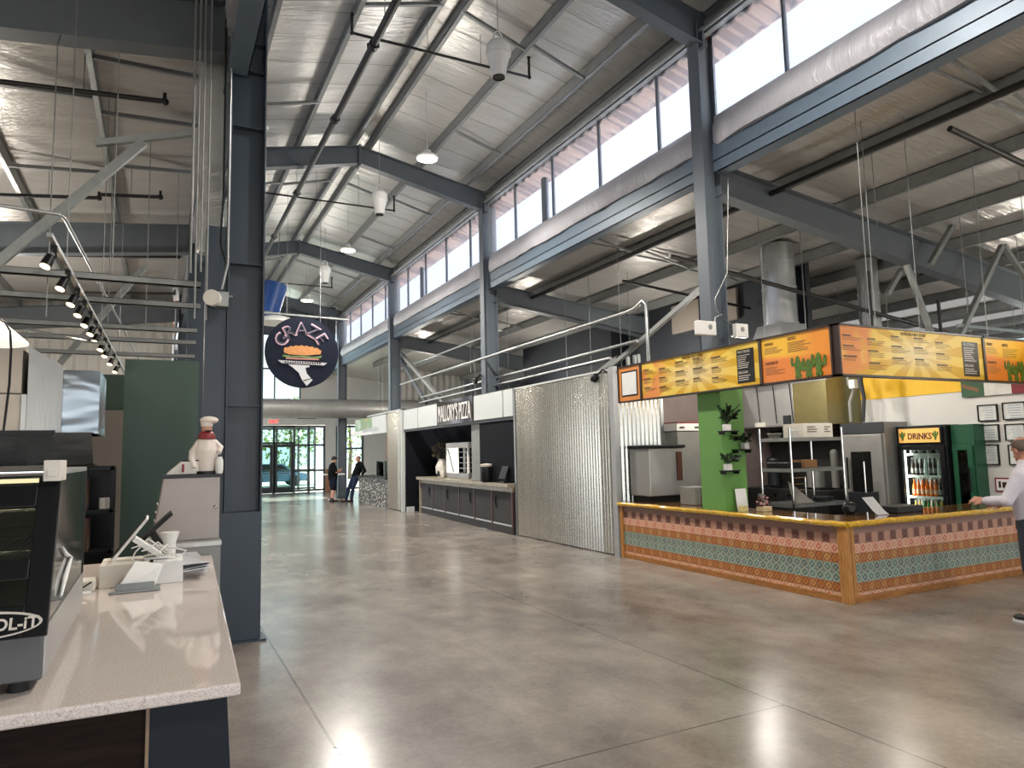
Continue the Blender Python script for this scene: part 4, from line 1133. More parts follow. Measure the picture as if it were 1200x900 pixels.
t = thing('mixer', 'tall dark coffee brewer standing right of the wire rack', 'brewer', (9.45, 7.0, 0))
MB().box(9.3, 9.6, 6.95, 7.25, .0, 1.0).build('stand', DARK, t, bevel=.01)
MB().box(9.35, 9.55, 7.0, 7.2, 1.0, 1.6).build('tower', BLACK, t, bevel=.01)
MB().tube([(9.33, 6.97, 1.0), (9.33, 6.97, 1.45)], .014, 8).build('tap_tube', CHROME, t, smooth=60)

# ---- things on the tiled counter
t = thing('ice_machine', 'boxy stainless machine with black lid and base at the left end of the tiled counter', 'machine', (7.2, 9.1, .872))
MB().box(6.86, 7.56, 8.87, 9.38, .97, 1.72).build('body', STAIN, t, bevel=.015)
MB().box(6.83, 7.58, 8.84, 9.4, 1.72, 1.77).build('lid', BLACK, t, bevel=.015)
MB().box(6.89, 7.53, 8.9, 9.36, .873, .97).build('base', BLACK, t, bevel=.004)
MB().box(7.40, 7.50, 8.85, 8.87, 1.2, 1.66).build('side_window', mk('brown_beans', (92, 52, 34), .6, 0, .5, 60), t)
MB().ball((7.47, 8.84, 1.02), .03, 10, 8).build('tap', WHITE, t, smooth=60)
t = thing('frozen_drink_machine', 'tall grey machine with a white header behind the stainless machine', 'machine', (7.95, 9.4, 0))
MB().box(7.72, 8.22, 9.2, 9.7, 0, 2.0).build('body', STAIND, t, bevel=.01)
MB().box(7.70, 8.24, 9.18, 9.7, 2.0, 2.13).build('header', WHITE, t, bevel=.006)
MB().box(7.70, 8.24, 9.17, 9.7, 2.13, 2.15).build('red_line', RED, t)
MB().box(7.76, 7.86, 9.176, 9.18, 2.04, 2.07).box(8.08, 8.2, 9.176, 9.18, 2.04, 2.07).build('print', INK, t)
t = thing('shelf_cart', 'white wire cart with boxes behind the counter left of the green column', 'cart', (8.35, 8.8, 0))
b = MB()
for x in (8.3, 8.75):
    for y in (8.85, 9.1): b.tube([(x, y, 0), (x, y, 1.65)], .012, 8)
for z in (.6, 1.15, 1.6): b.box(8.29, 8.76, 8.84, 9.11, z, z + .02)
b.build('cart_frame', WHITE, t)
one('pink_carton', MB().box(8.36, 8.7, 8.87, 9.08, 1.172, 1.32), mk('pink_carton_board', (206, 150, 140), .7), 'pinkish carton on the white wire cart', 'box', (8.5, 9, 1.172), bevel=.004)
one('bread_bag', MB().ball((8.5, 8.98, .72), (.17, .1, .1), 16, 10), mk('bagged_bread', (200, 176, 150), .5, 0, .3, 12), 'bag of rolls on the lower shelf of the white cart', 'bag', (8.5, 9, .62), smooth=60)
t = thing('napkin_bin', 'low stainless bin with three ribs left of the green column', 'bin', (7.15, 8.2, .872))
MB().box(6.98, 7.26, 7.98, 8.32, .873, 1.14).build('body', STAIND, t, bevel=.012)
b = MB()
for i in range(3): b.box(7.03 + i * .08, 7.045 + i * .08, 7.965, 7.98, .89, 1.1)
b.build('rib', STAIN, t)
t = thing('menu_holder', 'white upright paper menu on the tiled counter in front of the green column', 'menu holder', (6.93, 6.95, .872))
MB().box(6.81, 7.0, 6.98, 6.986, .874, 1.16, Matrix.Rotation(-.12, 3, 'X'), (6.9, 6.98, .874)).build('sheet', PAPER, t)
MB().box(6.80, 7.01, 6.93, 7.03, .873, .878).build('foot', GLASS, t)
t = thing('flower_basket', 'small basket of dark and pink flowers on the tiled counter', 'flowers', (7.02, 6.75, .872))
MB().box(6.93, 7.09, 6.66, 6.78, .873, .935).build('basket', mk('straw_basket', (206, 190, 150), .8, 0, .2, 60), t, bevel=.006)
b = MB(); c2 = MB()
for i in range(26):
    c_ = Vector((RND.uniform(6.92, 7.1), RND.uniform(6.66, 6.78), RND.uniform(.94, 1.06)))
    (b if i % 3 else c2).ball(c_, (.018, .018, .014), 7, 5)
b.build('blossom', mk('dark_blossom', (70, 34, 36), .7, 0, .3), t, smooth=60); c2.build('pale_blossom', mk('pink_blossom', (196, 150, 150), .7), t, smooth=60)
one('tip_box', MB().box(6.74, 6.84, 6.83, 6.9, .873, .94).box(6.735, 6.845, 6.825, 6.905, .94, .947), mk('cream_box', (214, 206, 140), .6, 0, .1), 'tiny cream box on the tiled counter left of the paper menu', 'box', (6.79, 6.87, .873), bevel=.003)
one('paper_bag', MB().hexa([(7.12, 6.85, .873), (7.25, 6.85, .873), (7.25, 6.93, .873), (7.12, 6.93, .873)], [(7.12, 6.89, 1.09), (7.22, 6.89, 1.07), (7.22, 6.92, 1.07), (7.12, 6.92, 1.09)]), mk('grey_bag', (112, 106, 98), .8), 'grey paper bag leaning beside the flower basket on the tiled counter', 'bag', (7.18, 6.9, .873))
t = thing('bluetooth_speaker', 'round black speaker on the tiled counter, right of the wire rack', 'speaker', (7.45, 5.8, .872))
c = at(1006, 592, Z=.93); c = Vector((7.35, 5.72, .96))
MB().ball((c.x, c.y, .952), (.1, .08, .08), 18, 12).build('body', BLACK, t, smooth=60)
MB().cyl((c.x, c.y, .873), (c.x, c.y, .89), .05, n=16).build('foot', RUBBER, t)
MB().disc((c.x - .05, c.y - .07, .96), (-.4, -1, 0), .04, .01, 18).build('driver', DARK, t)
b = MB(); n = 8
c = at(1040, 598, Z=.9)
for i in range(n + 1):
    q = i / n; yy = 5.5 + .14 * q * q; zz = .876 + .20 * q - .05 * math.sin(PI * q)
    xx = 7.55 - .08 * q
    b.v += [Vector((xx, yy, zz)), Vector((xx + .2, yy, zz)), Vector((xx, yy + .002, zz + .002)), Vector((xx + .2, yy + .002, zz + .002))]
for i in range(n):
    a = i * 4; d = a + 4
    b.f += [[a, a + 1, d + 1, d], [a + 2, d + 2, d + 3, a + 3]]; b.m += [0, 0]
one('paper_sheet', b, PAPER, 'curled white paper sheet standing on the tiled counter', 'paper', (7.6, 5.5, .876))
one('dark_tray', MB().box(7.9, 8.4, 5.5, 5.78, .873, .95), DARK, 'dark register tray lying on the tiled counter right of the paper', 'tray', (8.1, 5.6, .873), bevel=.01)

# =================================================================== pizza stand
struct('wall_stand', MB().box(9.2, 9.3, 13.1, 20.6, 0, 3.0), NAVY)
struct('wall_stand', MB().box(6.72, 9.2, 20.5, 20.58, 0, 3.05), NAVY)
struct('wall_stand', MB().box(6.82, 9.2, 13.1, 13.16, 0, 3.0), NAVY)
t = thing('stand_sign', 'long pale header of the pizza stand with the dark MALLORY\'S PIZZA panel', 'sign', (6.66, 16.8, 2.47))
ys_ = [13.1] + [at(px_, 470, X=6.66).y for px_ in (590, 555.5, 513, 490)] + [20.5]
for i, (a, b_) in enumerate(zip(ys_[:-1], ys_[1:])):
    if i == 2: continue
    MB().box(6.64, 6.72, a + .02, b_ - .02, 2.47, 3.05).build('panel', LIGHTP, t, bevel=.003)
b = MB()
for y in ys_: b.box(6.645, 6.72, y - .02, y + .02, 2.46, 3.05)
b.box(6.645, 6.72, 13.1, 20.5, 3.05, 3.07).build('joint_strip', DARK, t)
nm = MB().box(6.62, 6.72, ys_[2] + .02, ys_[3] - .02, 2.46, 3.08).build('name_panel', mk('glossy_dark_panel', (58, 52, 50), .08, .3, .05), t)
wd = ys_[3] - ys_[2] - .25
MB().text("MALLORY'S PIZZA", .60, (6.618, ys_[3] - .12, 2.55), (0, -1, 0), (0, 0, 1), .012, width=wd).build('lettering', mk('silver_letters', (226, 222, 218), .3, .2, 0), nm)
b = MB().box(6.66, 6.72, 13.1, 20.5, 2.40, 2.46); b.build('soffit_rail', DARK, t)
one('boxed_post', MB().box(6.74, 7.02, 14.98, 15.55, 1.06, 2.4).box(6.72, 7.04, 14.965, 15.57, 1.06, 1.12), mk('post_grey', (128, 128, 126), .5), 'plain grey boxed post standing on the pizza counter', 'post', (6.88, 15.2, 1.06))
struct('wall_stand', MB().box(6.69, 6.715, 13.12, 14.96, 1.06, 2.42), NAVY)
t = thing('cabinet_counter', 'long dark pizza counter with six panelled doors and a pale stained top', 'counter', (6.93, 13.17, 0))
PIZC = t
MB().box(6.97, 7.5, 13.17, 19.85, .12, .96).build('carcass', DARK, t)
MB().box(7.0, 7.45, 13.17, 19.8, 0, .12).build('plinth', GREYW, t)
MB().box(6.93, 6.97, 13.17, 19.9, 0, .16).build('base_board', GREYW, t)
MB().box(6.82, 7.6, 13.17, 20.0, .975, 1.055).build('countertop', GREYT, t, bevel=.008)
MB().box(6.92, 6.97, 13.17, 19.9, .88, .975).build('top_rail', GREYT, t)
n = 6; L = (19.85 - 13.2) / n
for i in range(n):
    y0 = 13.2 + i * L
    d = MB().box(6.935, 6.965, y0 + .05, y0 + L - .05, .2, .87).build('door', GREYW, t, bevel=.004)
    MB().box(6.925, 6.97, y0 - .035, y0 + .035, .16, .88).build('divider', MAROON, t)
    MB().box(6.93, 6.968, y0 + .04, y0 + L - .04, .165, .195).build('pale_strip', LIGHTP, t)
    hy = y0 + (L - .25 if i in (0, 3) else .25)
    if i != 1 and i != 4: MB().tube([(6.93, hy, .78), (6.905, hy + .02, .72), (6.905, hy - .02, .6), (6.93, hy, .52)], [.012, .02, .016, .01], 8).build('handle', BLACK, d, smooth=60)
MB().box(6.9, 6.97, 19.85, 19.95, 0, .98).build('end_post', GREYT, t)
PIZC.location = (6.60, 13.14, 0); PIZC.rotation_euler = (0, 0, -.052)
# things on the pizza counter
p, q = at(523, 556, X=7.05), at(549, 556, X=7.05)
y1, y0 = p.y, q.y
t = thing('pizza_warmer', 'lit white framed pizza warmer with racks on the dark pizza counter', 'warmer', (7.3, (y0 + y1) / 2, 1.055))
MB().box(7.05, 7.6, y0, y1, 1.056, 1.2).build('base', STAIND, t, bevel=.006)
MB().box(7.05, 7.6, y0, y1, 1.86, 2.0).build('top', WHITE, t, bevel=.006)
b = MB()
for x in (7.05, 7.56):
    for y in (y0, y1 - .08): b.box(x, x + .04, y, y + .08, 1.2, 1.86)
b.build('frame', WHITE, t)
ym = y0 + (y1 - y0) * .45
MB().box(7.055, 7.07, ym, y1 - .08, 1.2, 1.86).build('lit_door', glow('warmer_light', (255, 252, 240), 1.1), t)
MB().hexa([(7.045, ym + .25, 1.22), (7.045, ym + .35, 1.22), (7.045, ym + .75, 1.84), (7.045, ym + .65, 1.84)], [(7.055, ym + .25, 1.22), (7.055, ym + .35, 1.22), (7.055, ym + .75, 1.84), (7.055, ym + .65, 1.84)]).build('handle', GALVD, t)
for z in (1.32, 1.46, 1.6, 1.74): MB().box(7.06, 7.58, y0 + .06, ym, z, z + .015).build('rack', GALV, t)
p = at(518, 558, X=7.15); 
t = thing('vase', 'white vase with a dark bushy plant left of the pizza warmer', 'vase', (7.15, p.y, 1.055))
MB().lathe([(.1, 0), (.17, .12), (.18, .3), (.12, .42), (.09, .5), (.1, .52)], (7.15, p.y, 1.056), 20).build('vase_body', CARDW, t, smooth=50)
b = MB()
for i in range(120):
    d = Vector((RND.gauss(0, 1), RND.gauss(0, 1), RND.gauss(0, 1))).normalized(); c = Vector((7.15, p.y, 1.8)) + Vector((d.x * .3, d.y * .3, d.z * .24)) * RND.uniform(.5, 1)
    s = d.cross(Vector((RND.random(), RND.random(), RND.random()))).normalized()
    b.add([c - d * .05, c + s * .035, c + d * .07, c - s * .035], [(0, 1, 2, 3)])
for i in range(8): b.tube([(7.15, p.y, 1.55), (7.15 + RND.uniform(-.15, .15), p.y + RND.uniform(-.15, .15), 1.75)], .006, 4)
b.build('foliage', mk('dusty_leaves', (72, 66, 48), .8, 0, .3), t)
t = thing('headset_holder', 'small white phone base standing before the vase on the pizza counter', 'phone', (6.95, p.y - .3, 1.055))
MB().box(6.92, 7.0, p.y - .55, p.y - .25, 1.056, 1.26).build('base', CARDW, t, bevel=.02)
MB().tube([(6.90, p.y - .5, 1.1), (6.89, p.y - .4, 1.24), (6.90, p.y - .3, 1.1)], .02, 8).build('cord', BLACK, t, smooth=60)
p = at(570, 555, X=6.6); t = thing('cup_dispenser', 'dark jar with a pale lid on the pizza counter, right of the grey post', 'jar', (6.6, p.y, 1.055))
MB().lathe([(.1, 0), (.13, .05), (.13, .3), (.11, .34)], (6.6, p.y, 1.056), 18).build('jar_body', BLACK, t, smooth=50)
MB().lathe([(.12, .34), (.14, .36), (.14, .4), (.0, .42)], (6.6, p.y, 1.056), 18).build('lid', CARDW, t, smooth=50)
p = at(590, 562, X=6.6); t = thing('card_terminal', 'black payment terminal at the right end of the pizza counter', 'terminal', (6.6, p.y, 1.055))
MB().box(6.56, 6.68, p.y - .12, p.y + .12, 1.056, 1.1).build('base', BLACK, t, bevel=.01)
MB().box(6.60, 6.63, p.y - .16, p.y + .16, 1.14, 1.42, Matrix.Rotation(.35, 3, 'Y')).build('screen', BLACK, t, bevel=.01)
MB().tube([(6.64, p.y, 1.09), (6.62, p.y, 1.25)], .02, 8).build('neck', DARK, t)
one('white_switch', MB().box(9.17, 9.2, 17.6, 17.75, 1.2, 1.4), WHITE, 'white switch plate on the navy wall of the pizza stand', 'switch', (9.19, 17.7, 1.2))

# =================================================================== narrow strip and the stone faced stand
t = thing('corrugated_panel', 'narrow corrugated wall strip left of the pizza stand', 'wall panel', (6.67, 21.4, 0))
MB().corr((6.67, 20.68), (6.67, 22.25), .02, 3.08, nrm=(-1, 0, 0)).build('sheet', CORR, t, smooth=60)
MB().box(6.62, 6.72, 20.6, 20.7, 0, 3.12).build('corner_trim', LIGHTP, t)
MB().box(6.62, 6.72, 20.6, 24.6, 3.08, 3.12).build('top_trim', LIGHTP, t)
struct('baseboard_stand', MB().box(6.72, 6.95, 20.44, 20.5, 0, .15), LIGHTP)
t = thing('stone_counter', 'counter faced with mottled mosaic stone beside the two standing men', 'counter', (6.9, 24.2, 0))
MB().prism([(6.68, 22.28), (6.68, 26.0), (7.3, 26.0), (7.3, 22.28)], 'z', 0, .93).build('stone_face', STONE, t)
MB().box(6.6, 7.4, 22.28, 26.08, .93, .99).build('countertop', BLACK, t, bevel=.01)
t = thing('stand_header', 'pale header with food pictures over the stone counter', 'sign', (6.66, 25, 2.45))
ya = at(437, 490, X=6.66).y; yb = at(417, 490, X=6.66).y
MB().box(6.63, 6.72, 22.28, ya, 2.45, 3.05).build('panel', LIGHTP, t)
g = G('food_picture'); g.set(g.ramp(g.noise(1.1, 3), [(.3, lin((190, 160, 110))), (.5, lin((128, 160, 120))), (.7, lin((206, 214, 206)))]), .3)
MB().box(6.63, 6.72, ya, yb, 2.62, 3.05).build('picture', g.mat, t)
MB().box(6.63, 6.72, ya, yb + .6, 2.45, 2.62).build('panel', WHITE, t)
MB().box(6.62, 6.63, 23.2, 25.2, 2.55, 2.68).build('print', mk('grey_print', (176, 180, 178), .6), t)
struct('wall_stand', MB().box(9.4, 9.5, 22.0, 27.6, 0, 3.0), mk('stand_grey', (104, 104, 102), .6))
struct('wall_stand', MB().box(7.9, 8.3, 26.2, 26.5, 0, 2.5), mk('brick_red_pier', (150, 104, 84), .8, 0, .1))
t = thing('prep_table_cover', 'white glass sneeze guard on the stone counter', 'guard', (7.1, 23.4, .99))
MB().box(6.9, 6.93, 22.5, 24.4, 1.0, 1.5).build('glass', glassy('guard_glass', (236, 240, 238), .1), t)
for y in (22.5, 23.4, 24.4): MB().box(6.88, 7.0, y - .02, y + .02, 1.0, 1.52).build('post', STAIND, t)
for k, (y, h) in enumerate(((22.8, .4), (23.6, .46), (24.3, .35))):
    one('white_appliance', MB().box(7.12, 7.36, y - .22, y + .22, .991, .99 + h).box(7.1, 7.12, y - .15, y + .15, 1.03, .95 + h), WHITE if k != 1 else STAIND, ['white appliance nearest the corrugated strip on the stone counter', 'steel appliance in the middle of the stone counter', 'white appliance at the far end of the stone counter'][k], 'appliance', (7.2, y, .991), bevel=.02)
one('white_ledge', MB().box(5.9, 6.7, 28.2, 28.6, .98, 1.03).box(6.25, 6.35, 28.35, 28.45, 0, .98).box(6.1, 6.5, 28.2, 28.6, 0, .02), WHITE, 'small white standing table between the two men and the column', 'table', (6.3, 28.4, 0))

# =================================================================== conduits and struts over the stands
def rod(name, label, cat, pts, r, m_, grp=None, n=8):
    return one(name, MB().tube(pts, r, n), m_, label, cat, pts[0], grp, smooth=60)
rod('conduit', 'bright steel conduit running from its gooseneck above the menu board along the stands', 'conduit', [(6.72, 8.6, 3.05), (6.72, 8.6, 3.95), (6.72, 8.68, 4.02), (6.72, 8.9, 3.94), (6.72, 9.1, 3.92), (6.72, 21, 3.9)], .028, CONDUIT)
rod('conduit', 'upper of two pale conduits sloping just above the corrugated panel', 'conduit', [(7.05, 9.3, 3.5), (7.05, 20, 3.42)], .03, CONDUIT, 'pale conduits over the stands')
rod('conduit', 'lower of two pale conduits sloping just above the corrugated panel', 'conduit', [(7.0, 10.0, 3.3), (7.0, 20, 3.26)], .03, CONDUIT, 'pale conduits over the stands')
rod('conduit', 'pale conduit high in the far right aisle, left of the pizza stand column', 'conduit', [(7.6, 15.5, 4.75), (7.6, 24, 4.75)], .025, CONDUIT)
p, q = at(822, 338, X=7.15), at(707, 438, X=7.15)
one('brace', MB().bar(p, q, .07, .07), GALVD, 'long grey diagonal strut from the tiled stand column down to the corrugated panel', 'brace', q)
for k, (x0, y0, x1, y1) in enumerate(((468, 418, 500, 472), (470, 414, 522, 474), (702, 438, 725, 420))):
    p, q = at(x0, y0, X=7.2), at(x1, y1, X=7.2)
    one('brace', MB().bar(p, q, .1, .1), GALVD if k else STEEL, ['dark steep diagonal strut beside the column left of the pizza sign', 'grey diagonal strut reaching down behind the pizza sign', 'tiny grey strut at the top right of the corrugated panel'][k], 'brace', q)
for k, x in enumerate((736, 744, 748.5)): p = at(x, 428, X=7.4); one('wall_stud', MB().bar((p.x, p.y, 3.05), (p.x, p.y, 3.35), .05, .05, (1, 0, 0)), GALV, 'short grey stud sticking up behind the corner trim, ' + ['left of three', 'middle of three', 'right of three'][k], 'stud', (p.x, p.y, 3.05))
p, q = Vector((8.05, -3, aislez(8.05) - .36)), Vector((8.05, 22, aislez(8.05) - .36))
rod('sprinkler_pipe', 'long dark sprinkler pipe running under the right aisle roof', 'pipe', [p, q], .045, BLACKP)
rod('sprinkler_pipe', 'dark pipe crossing the right aisle near the shiny duct', 'pipe', [(7.1, 8.45, 4.72), (16, 8.45, 4.72 - .118 * 8.9)], .04, BLACKP)
rod('sprinkler_pipe', 'thinner dark pipe crossing the right aisle farther back', 'pipe', [(8.05, 11.0, 5.0), (11.4, 11.0, 4.7)], .03, BLACKP)
rod('sprinkler_pipe', 'dark pipe crossing the nearest right aisle bay under the roof', 'pipe', [(8.05, 4.6, 5.3), (15, 4.6, 4.5)], .035, BLACKP)
for k, (x0, y0, x1, y1, Y) in enumerate(((1062, 310, 1092, 392, 7.0), (1174, 288, 1124, 396, 6.6), (1056, 316, 1040, 345, 7.6), (1120, 258, 1090, 310, 6.9), (1176, 288, 1204, 330, 6.6))):
    p, q = at(x0, y0, Y=Y), at(x1, y1, Y=Y)
    one('brace', MB().bar(p, q, .075, .075), GALVD if k != 3 else GALV, 'grey diagonal strut above the right menu boards, ' + ['top leaning left', 'top leaning right', 'short one behind the deep rafter', 'thin one crossing the deep rafter', 'cut off by the view'][k], 'brace', q)
for k, (x0, yb0, yt, Y) in enumerate(((1022, 386, 318, 7.4), (1103, 395, 352, 7.4), (1087, 393, 372, 7.8))):
    p = at(x0, yb0, Y=Y); q = at(x0, yt, Y=Y)
    rod('hanger_post', 'thin black post above the menu boards, ' + ['tallest, near the corner', 'under the dark pipe', 'shortest one'][k], 'post', [p, Vector((p.x, p.y, q.z))], .03, BLACKP, 'black posts above the menu boards')
# drop grid of a farther stand
for i in range(5):
    y = 6.6 + i * .9
    one('grid_bar', MB().bar((11.3, y, 3.55), (19.5, y, 3.55), .05, .05), GALV, f'galvanised ceiling bar over the far right stand, {ORD[i]} from the camera', 'bar', (11.3, y, 3.55), 'ceiling bars of the far right stand')
for i in range(4):
    x = 12.4 + i * 1.6
    one('grid_bar', MB().bar((x, 6.2, 3.62), (x, 13.5, 3.62), .04, .04), GALVD, f'grey cross bar over the far right stand, {ORD[i]} from the left', 'bar', (x, 6.2, 3.62), 'cross bars of the far right stand')
k = 0
for x in (11.6, 13.2, 14.8, 16.4):
    for y in (6.6, 8.4, 10.2):
        one('hanger_rod', MB().tube([(x, y, 3.55), (x, y, aislez(x) - .02)], .0055, 5), GALVD, 'thin steel rod hanging from the right aisle roof', 'rod', (x, y, 3.55), 'rods of the right aisle'); k += 1
for x, y, z0 in ((7.9, 5.6, 3.03), (8.5, 5.9, 4.6), (9.4, 7.9, 3.0), (9.0, 8.4, 3.0), (8.1, 8.4, 3.0), (7.8, 10.8, 3.1), (8.3, 12.6, 3.1), (9.2, 12.4, 3.1), (8.6, 14.1, 3.1), (8.0, 16.0, 3.1), (8.2, 16.4, 3.1), (10.3, 11.2, 3.1), (10.6, 10.9, 3.1), (7.9, 18.2, 3.1), (8.6, 19.5, 3.1), (7.5, 24.4, 3.1), (7.6, 26, 3.1), (9.5, 25, 3.1)):
    one('hanger_rod', MB().tube([(x, y, z0), (x, y, aislez(x) - .02)], .0055, 5), GALVD, 'thin steel rod hanging from the right aisle roof', 'rod', (x, y, z0), 'rods of the right aisle')
w = struct('window_18', MB().box(20.86, 20.9, -4, 29, 3.35, 4.2), GLASS)  # added window, lets daylight in to brighten the far aisle
for i in range(3):
    t = thing('strip_light', f'long bright strip light far in the right aisle, {ORD[i]} from the camera', 'light', (16.0 + i * .9, 12 + i * 2.2, 3.85), 'strip lights of the far right aisle')
    x, y = 13.8 + i * 1.2, 9.5 + i * 2.2
    t.location = (x, y, 3.8); W[t] = Vector((x, y, 3.8))
    MB().box(x - 1.1, x + 1.1, y - .06, y + .06, 3.8, 3.88).build('housing', WHITE, t)
    MB().box(x - 1.05, x + 1.05, y - .05, y + .05, 3.775, 3.8).build('tube', glow('strip_tube', (255, 252, 240), 6), t)
    MB().tube([(x, y, 3.88), (x, y, aislez(x) - .03)], .008, 5).build('hanger_rod', GALV, t)
# =================================================================== left kitchen
CT = 1.0
t = thing('quartz_counter', 'speckled pale quartz counter in the left foreground with dark wood front', 'counter', (-.5, 3.5, 0))
MB().prism([(.25, 2.43), (.375, 5.72), (-2.2, 5.72), (-2.2, 2.56)], 'z', CT - .04, CT).build('countertop', QUARTZ, t, bevel=.008, seg=3)
MB().prism([(-.015, 2.52), (-.015, 2.56), (-2.1, 2.66), (-2.1, 2.62)], 'z', .05, CT - .04).build('front_panel', WALNUT, t)
MB().hexa([(-.005, 2.51, .1), (.265, 2.5, .1), (.27, 5.6, .1), (-.005, 5.6, .1)], [(-.005, 2.51, CT - .04), (.215, 2.5, CT - .04), (.33, 5.6, CT - .04), (-.005, 5.6, CT - .04)]).build('end_panel', mk('slate_panel', (36, 41, 49), .6, 0, .05, spec=.2), t)
MB().box(-.014, -.004, 2.505, 2.52, .05, CT - .04).build('edge_strip', mk('tan_edge', (140, 118, 96), .6), t)
MB().hexa([(-.005, 2.515, 0), (.245, 2.51, 0), (.25, 5.6, 0), (-.005, 5.6, 0)], [(-.005, 2.515, .1), (.245, 2.51, .1), (.25, 5.6, .1), (-.005, 5.6, .1)]).build('plinth', BLACK, t)
MB().prism([(-.02, 2.6), (-.02, 5.6), (-2.1, 5.6), (-2.1, 2.68)], 'z', .0, .95).build('carcass', DARK, t)

# display case
t = thing('display_case', 'black framed glass display case with wire shelves on the quartz counter', 'display case', (-.8, 3.0, CT))
x0, x1 = -1.35, -.30
yf, yb = 2.64, 3.9
MB().box(x0, x1 - .005, yf + .02, yb, CT + .035, CT + .19).build('base', mk('grey_case_base', (88, 88, 90), .5, .2, .05), t, bevel=.006)
MB().box(x1 - .005, x1 + .0, yf + .04, yb, CT + .04, CT + .19).build('side_plate', STAIN, t)
b = MB()
for x in (x0 + .08, x1 - .07):
    for y in (yf + .07, yb - .07): b.cyl((x, y, CT + .001), (x, y, CT + .04), .03, .024, 14)
b.build('foot', RUBBER, t, smooth=50)
zf0, zf1 = CT + .19, CT + .66
def slope(z): return yf + .22 * (z - zf0) / (zf1 - zf0)
fr = MB()
def fbar(xa, xb, za, zb, th=.02):
    fr.hexa([(xa, slope(za) - th, za), (xb, slope(za) - th, za), (xb, slope(za), za), (xa, slope(za), za)], [(xa, slope(zb) - th, zb), (xb, slope(zb) - th, zb), (xb, slope(zb), zb), (xa, slope(zb), zb)])
fbar(x1 - .055, x1 + .01, zf0 - .015, zf1); fbar(x0, x0 + .06, zf0 - .015, zf1); fbar(x0 + .06, x1 - .055, zf0 - .015, zf0 + .075); fbar(x0 + .06, x1 - .055, zf0 + .15, zf0 + .21); fbar(x0 + .06, x1 - .055, zf1 - .1, zf1 - .03)
fr.build('front_frame', BLACK, t, bevel=.003)
gl = MB(); gl.hexa([(x0 + .05, slope(zf0) - .012, zf0), (x1 - .05, slope(zf0) - .012, zf0), (x1 - .05, slope(zf0) - .006, zf0), (x0 + .05, slope(zf0) - .006, zf0)], [(x0 + .05, slope(zf1) - .012, zf1), (x1 - .05, slope(zf1) - .012, zf1), (x1 - .05, slope(zf1) - .006, zf1), (x0 + .05, slope(zf1) - .006, zf1)])
gl.build('front_glass', CASEG, t)
b = MB()
b.box(x1 - .012, x1 - .004, yb - .05, yb, zf0, zf1).box(x0 + .004, x0 + .012, yf + .05, yb, zf0, zf1).box(x1 - .03, x1, yb - .02, yb, zf0, zf1)
b.build('rear_frame', BLACK, t)
MB().box(x0 + .015, x1 - .03, yb - .02, yb - .005, zf0, zf1).build('rear_panel', STAIND, t)
MB().add([(x1 - .004, slope(zf0), zf0), (x1 - .004, yb - .05, zf0), (x1 - .004, yb - .05, zf1), (x1 - .004, slope(zf1), zf1), (x1 - .01, slope(zf0), zf0), (x1 - .01, yb - .05, zf0), (x1 - .01, yb - .05, zf1), (x1 - .01, slope(zf1), zf1)], [(0, 1, 2, 3), (7, 6, 5, 4), (0, 4, 5, 1), (1, 5, 6, 2), (2, 6, 7, 3), (3, 7, 4, 0)]).build('side_glass', glassy('frosted_side_glass', (214, 216, 216), .12, .08, .55), t)
MB().tube([(x1 + .004, 3.0, CT + .40), (x1 + .004, 3.12, CT + .36), (x1 + .004, 3.3, CT + .33), (x1 + .004, 3.1, CT + .28), (x1 + .004, 3.0, CT + .23)], [.003, .008, .006, .01, .005], 8).build('sticker', PAPER, t, smooth=60)
MB().box(x0, x1, slope(zf1) - .03, yb, zf1, zf1 + .02).build('top_panel', STAIN, t, bevel=.004)
MB().tube([(x0, slope(zf1) - .02, zf1 + .012), (x1 - .03, slope(zf1) - .02, zf1 + .012)], .022, 14).build('top_rail', CHROME, t, smooth=60)
MB().box(x1 - .04, x1 + .01, slope(zf1) - .06, slope(zf1) + .1, zf1 - .02, zf1 + .05).box(x1 - .03, x1 + .0, slope(zf1) - .066, slope(zf1) - .06, zf1 - .005, zf1 + .02).build('corner_block', CARDW, t, bevel=.01)
for z in (zf0 + .23, zf0 + .36):
    b = MB(); ya = slope(z) + .05
    for i in range(22): x = x0 + .06 + (x1 - x0 - .12) * i / 21; b.tube([(x, ya, z), (x, yb - .03, z)], .0035, 5)
    for y in (ya, (ya + yb) / 2, yb - .04): b.tube([(x0 + .03, y, z - .005), (x1 - .03, y, z - .005)], .005, 6)
    b.tube([(x1 - .1, ya, z), (x1 - .07, ya - .01, z + .04), (x1 - .07, yb - .06, z + .04)], .004, 6)
    b.build('wire_shelf', CHROME, t, smooth=60)
MB().box(x0 + .02, x1 - .02, yf + .05, yb - .02, zf0 - .01, zf0 + .01).build('case_floor', STAIND, t)
MB().box(x0 + .05, x1 - .06, slope(zf1) + .03, slope(zf1) + .06, zf1 - .025, zf1 - .01).build('case_light', glow('case_led', (255, 226, 180), 6), t)
L = bpy.data.lights.new('case_light', 'AREA'); L.shape = 'RECTANGLE'; L.size = .9; L.size_y = .03; L.energy = 5; L.color = (1, .86, .68)
lo = bpy.data.objects.new('case_light', L); COL.objects.link(lo); lo.location = ((x0 + x1) / 2, slope(zf1) + .06, zf1 - .03)
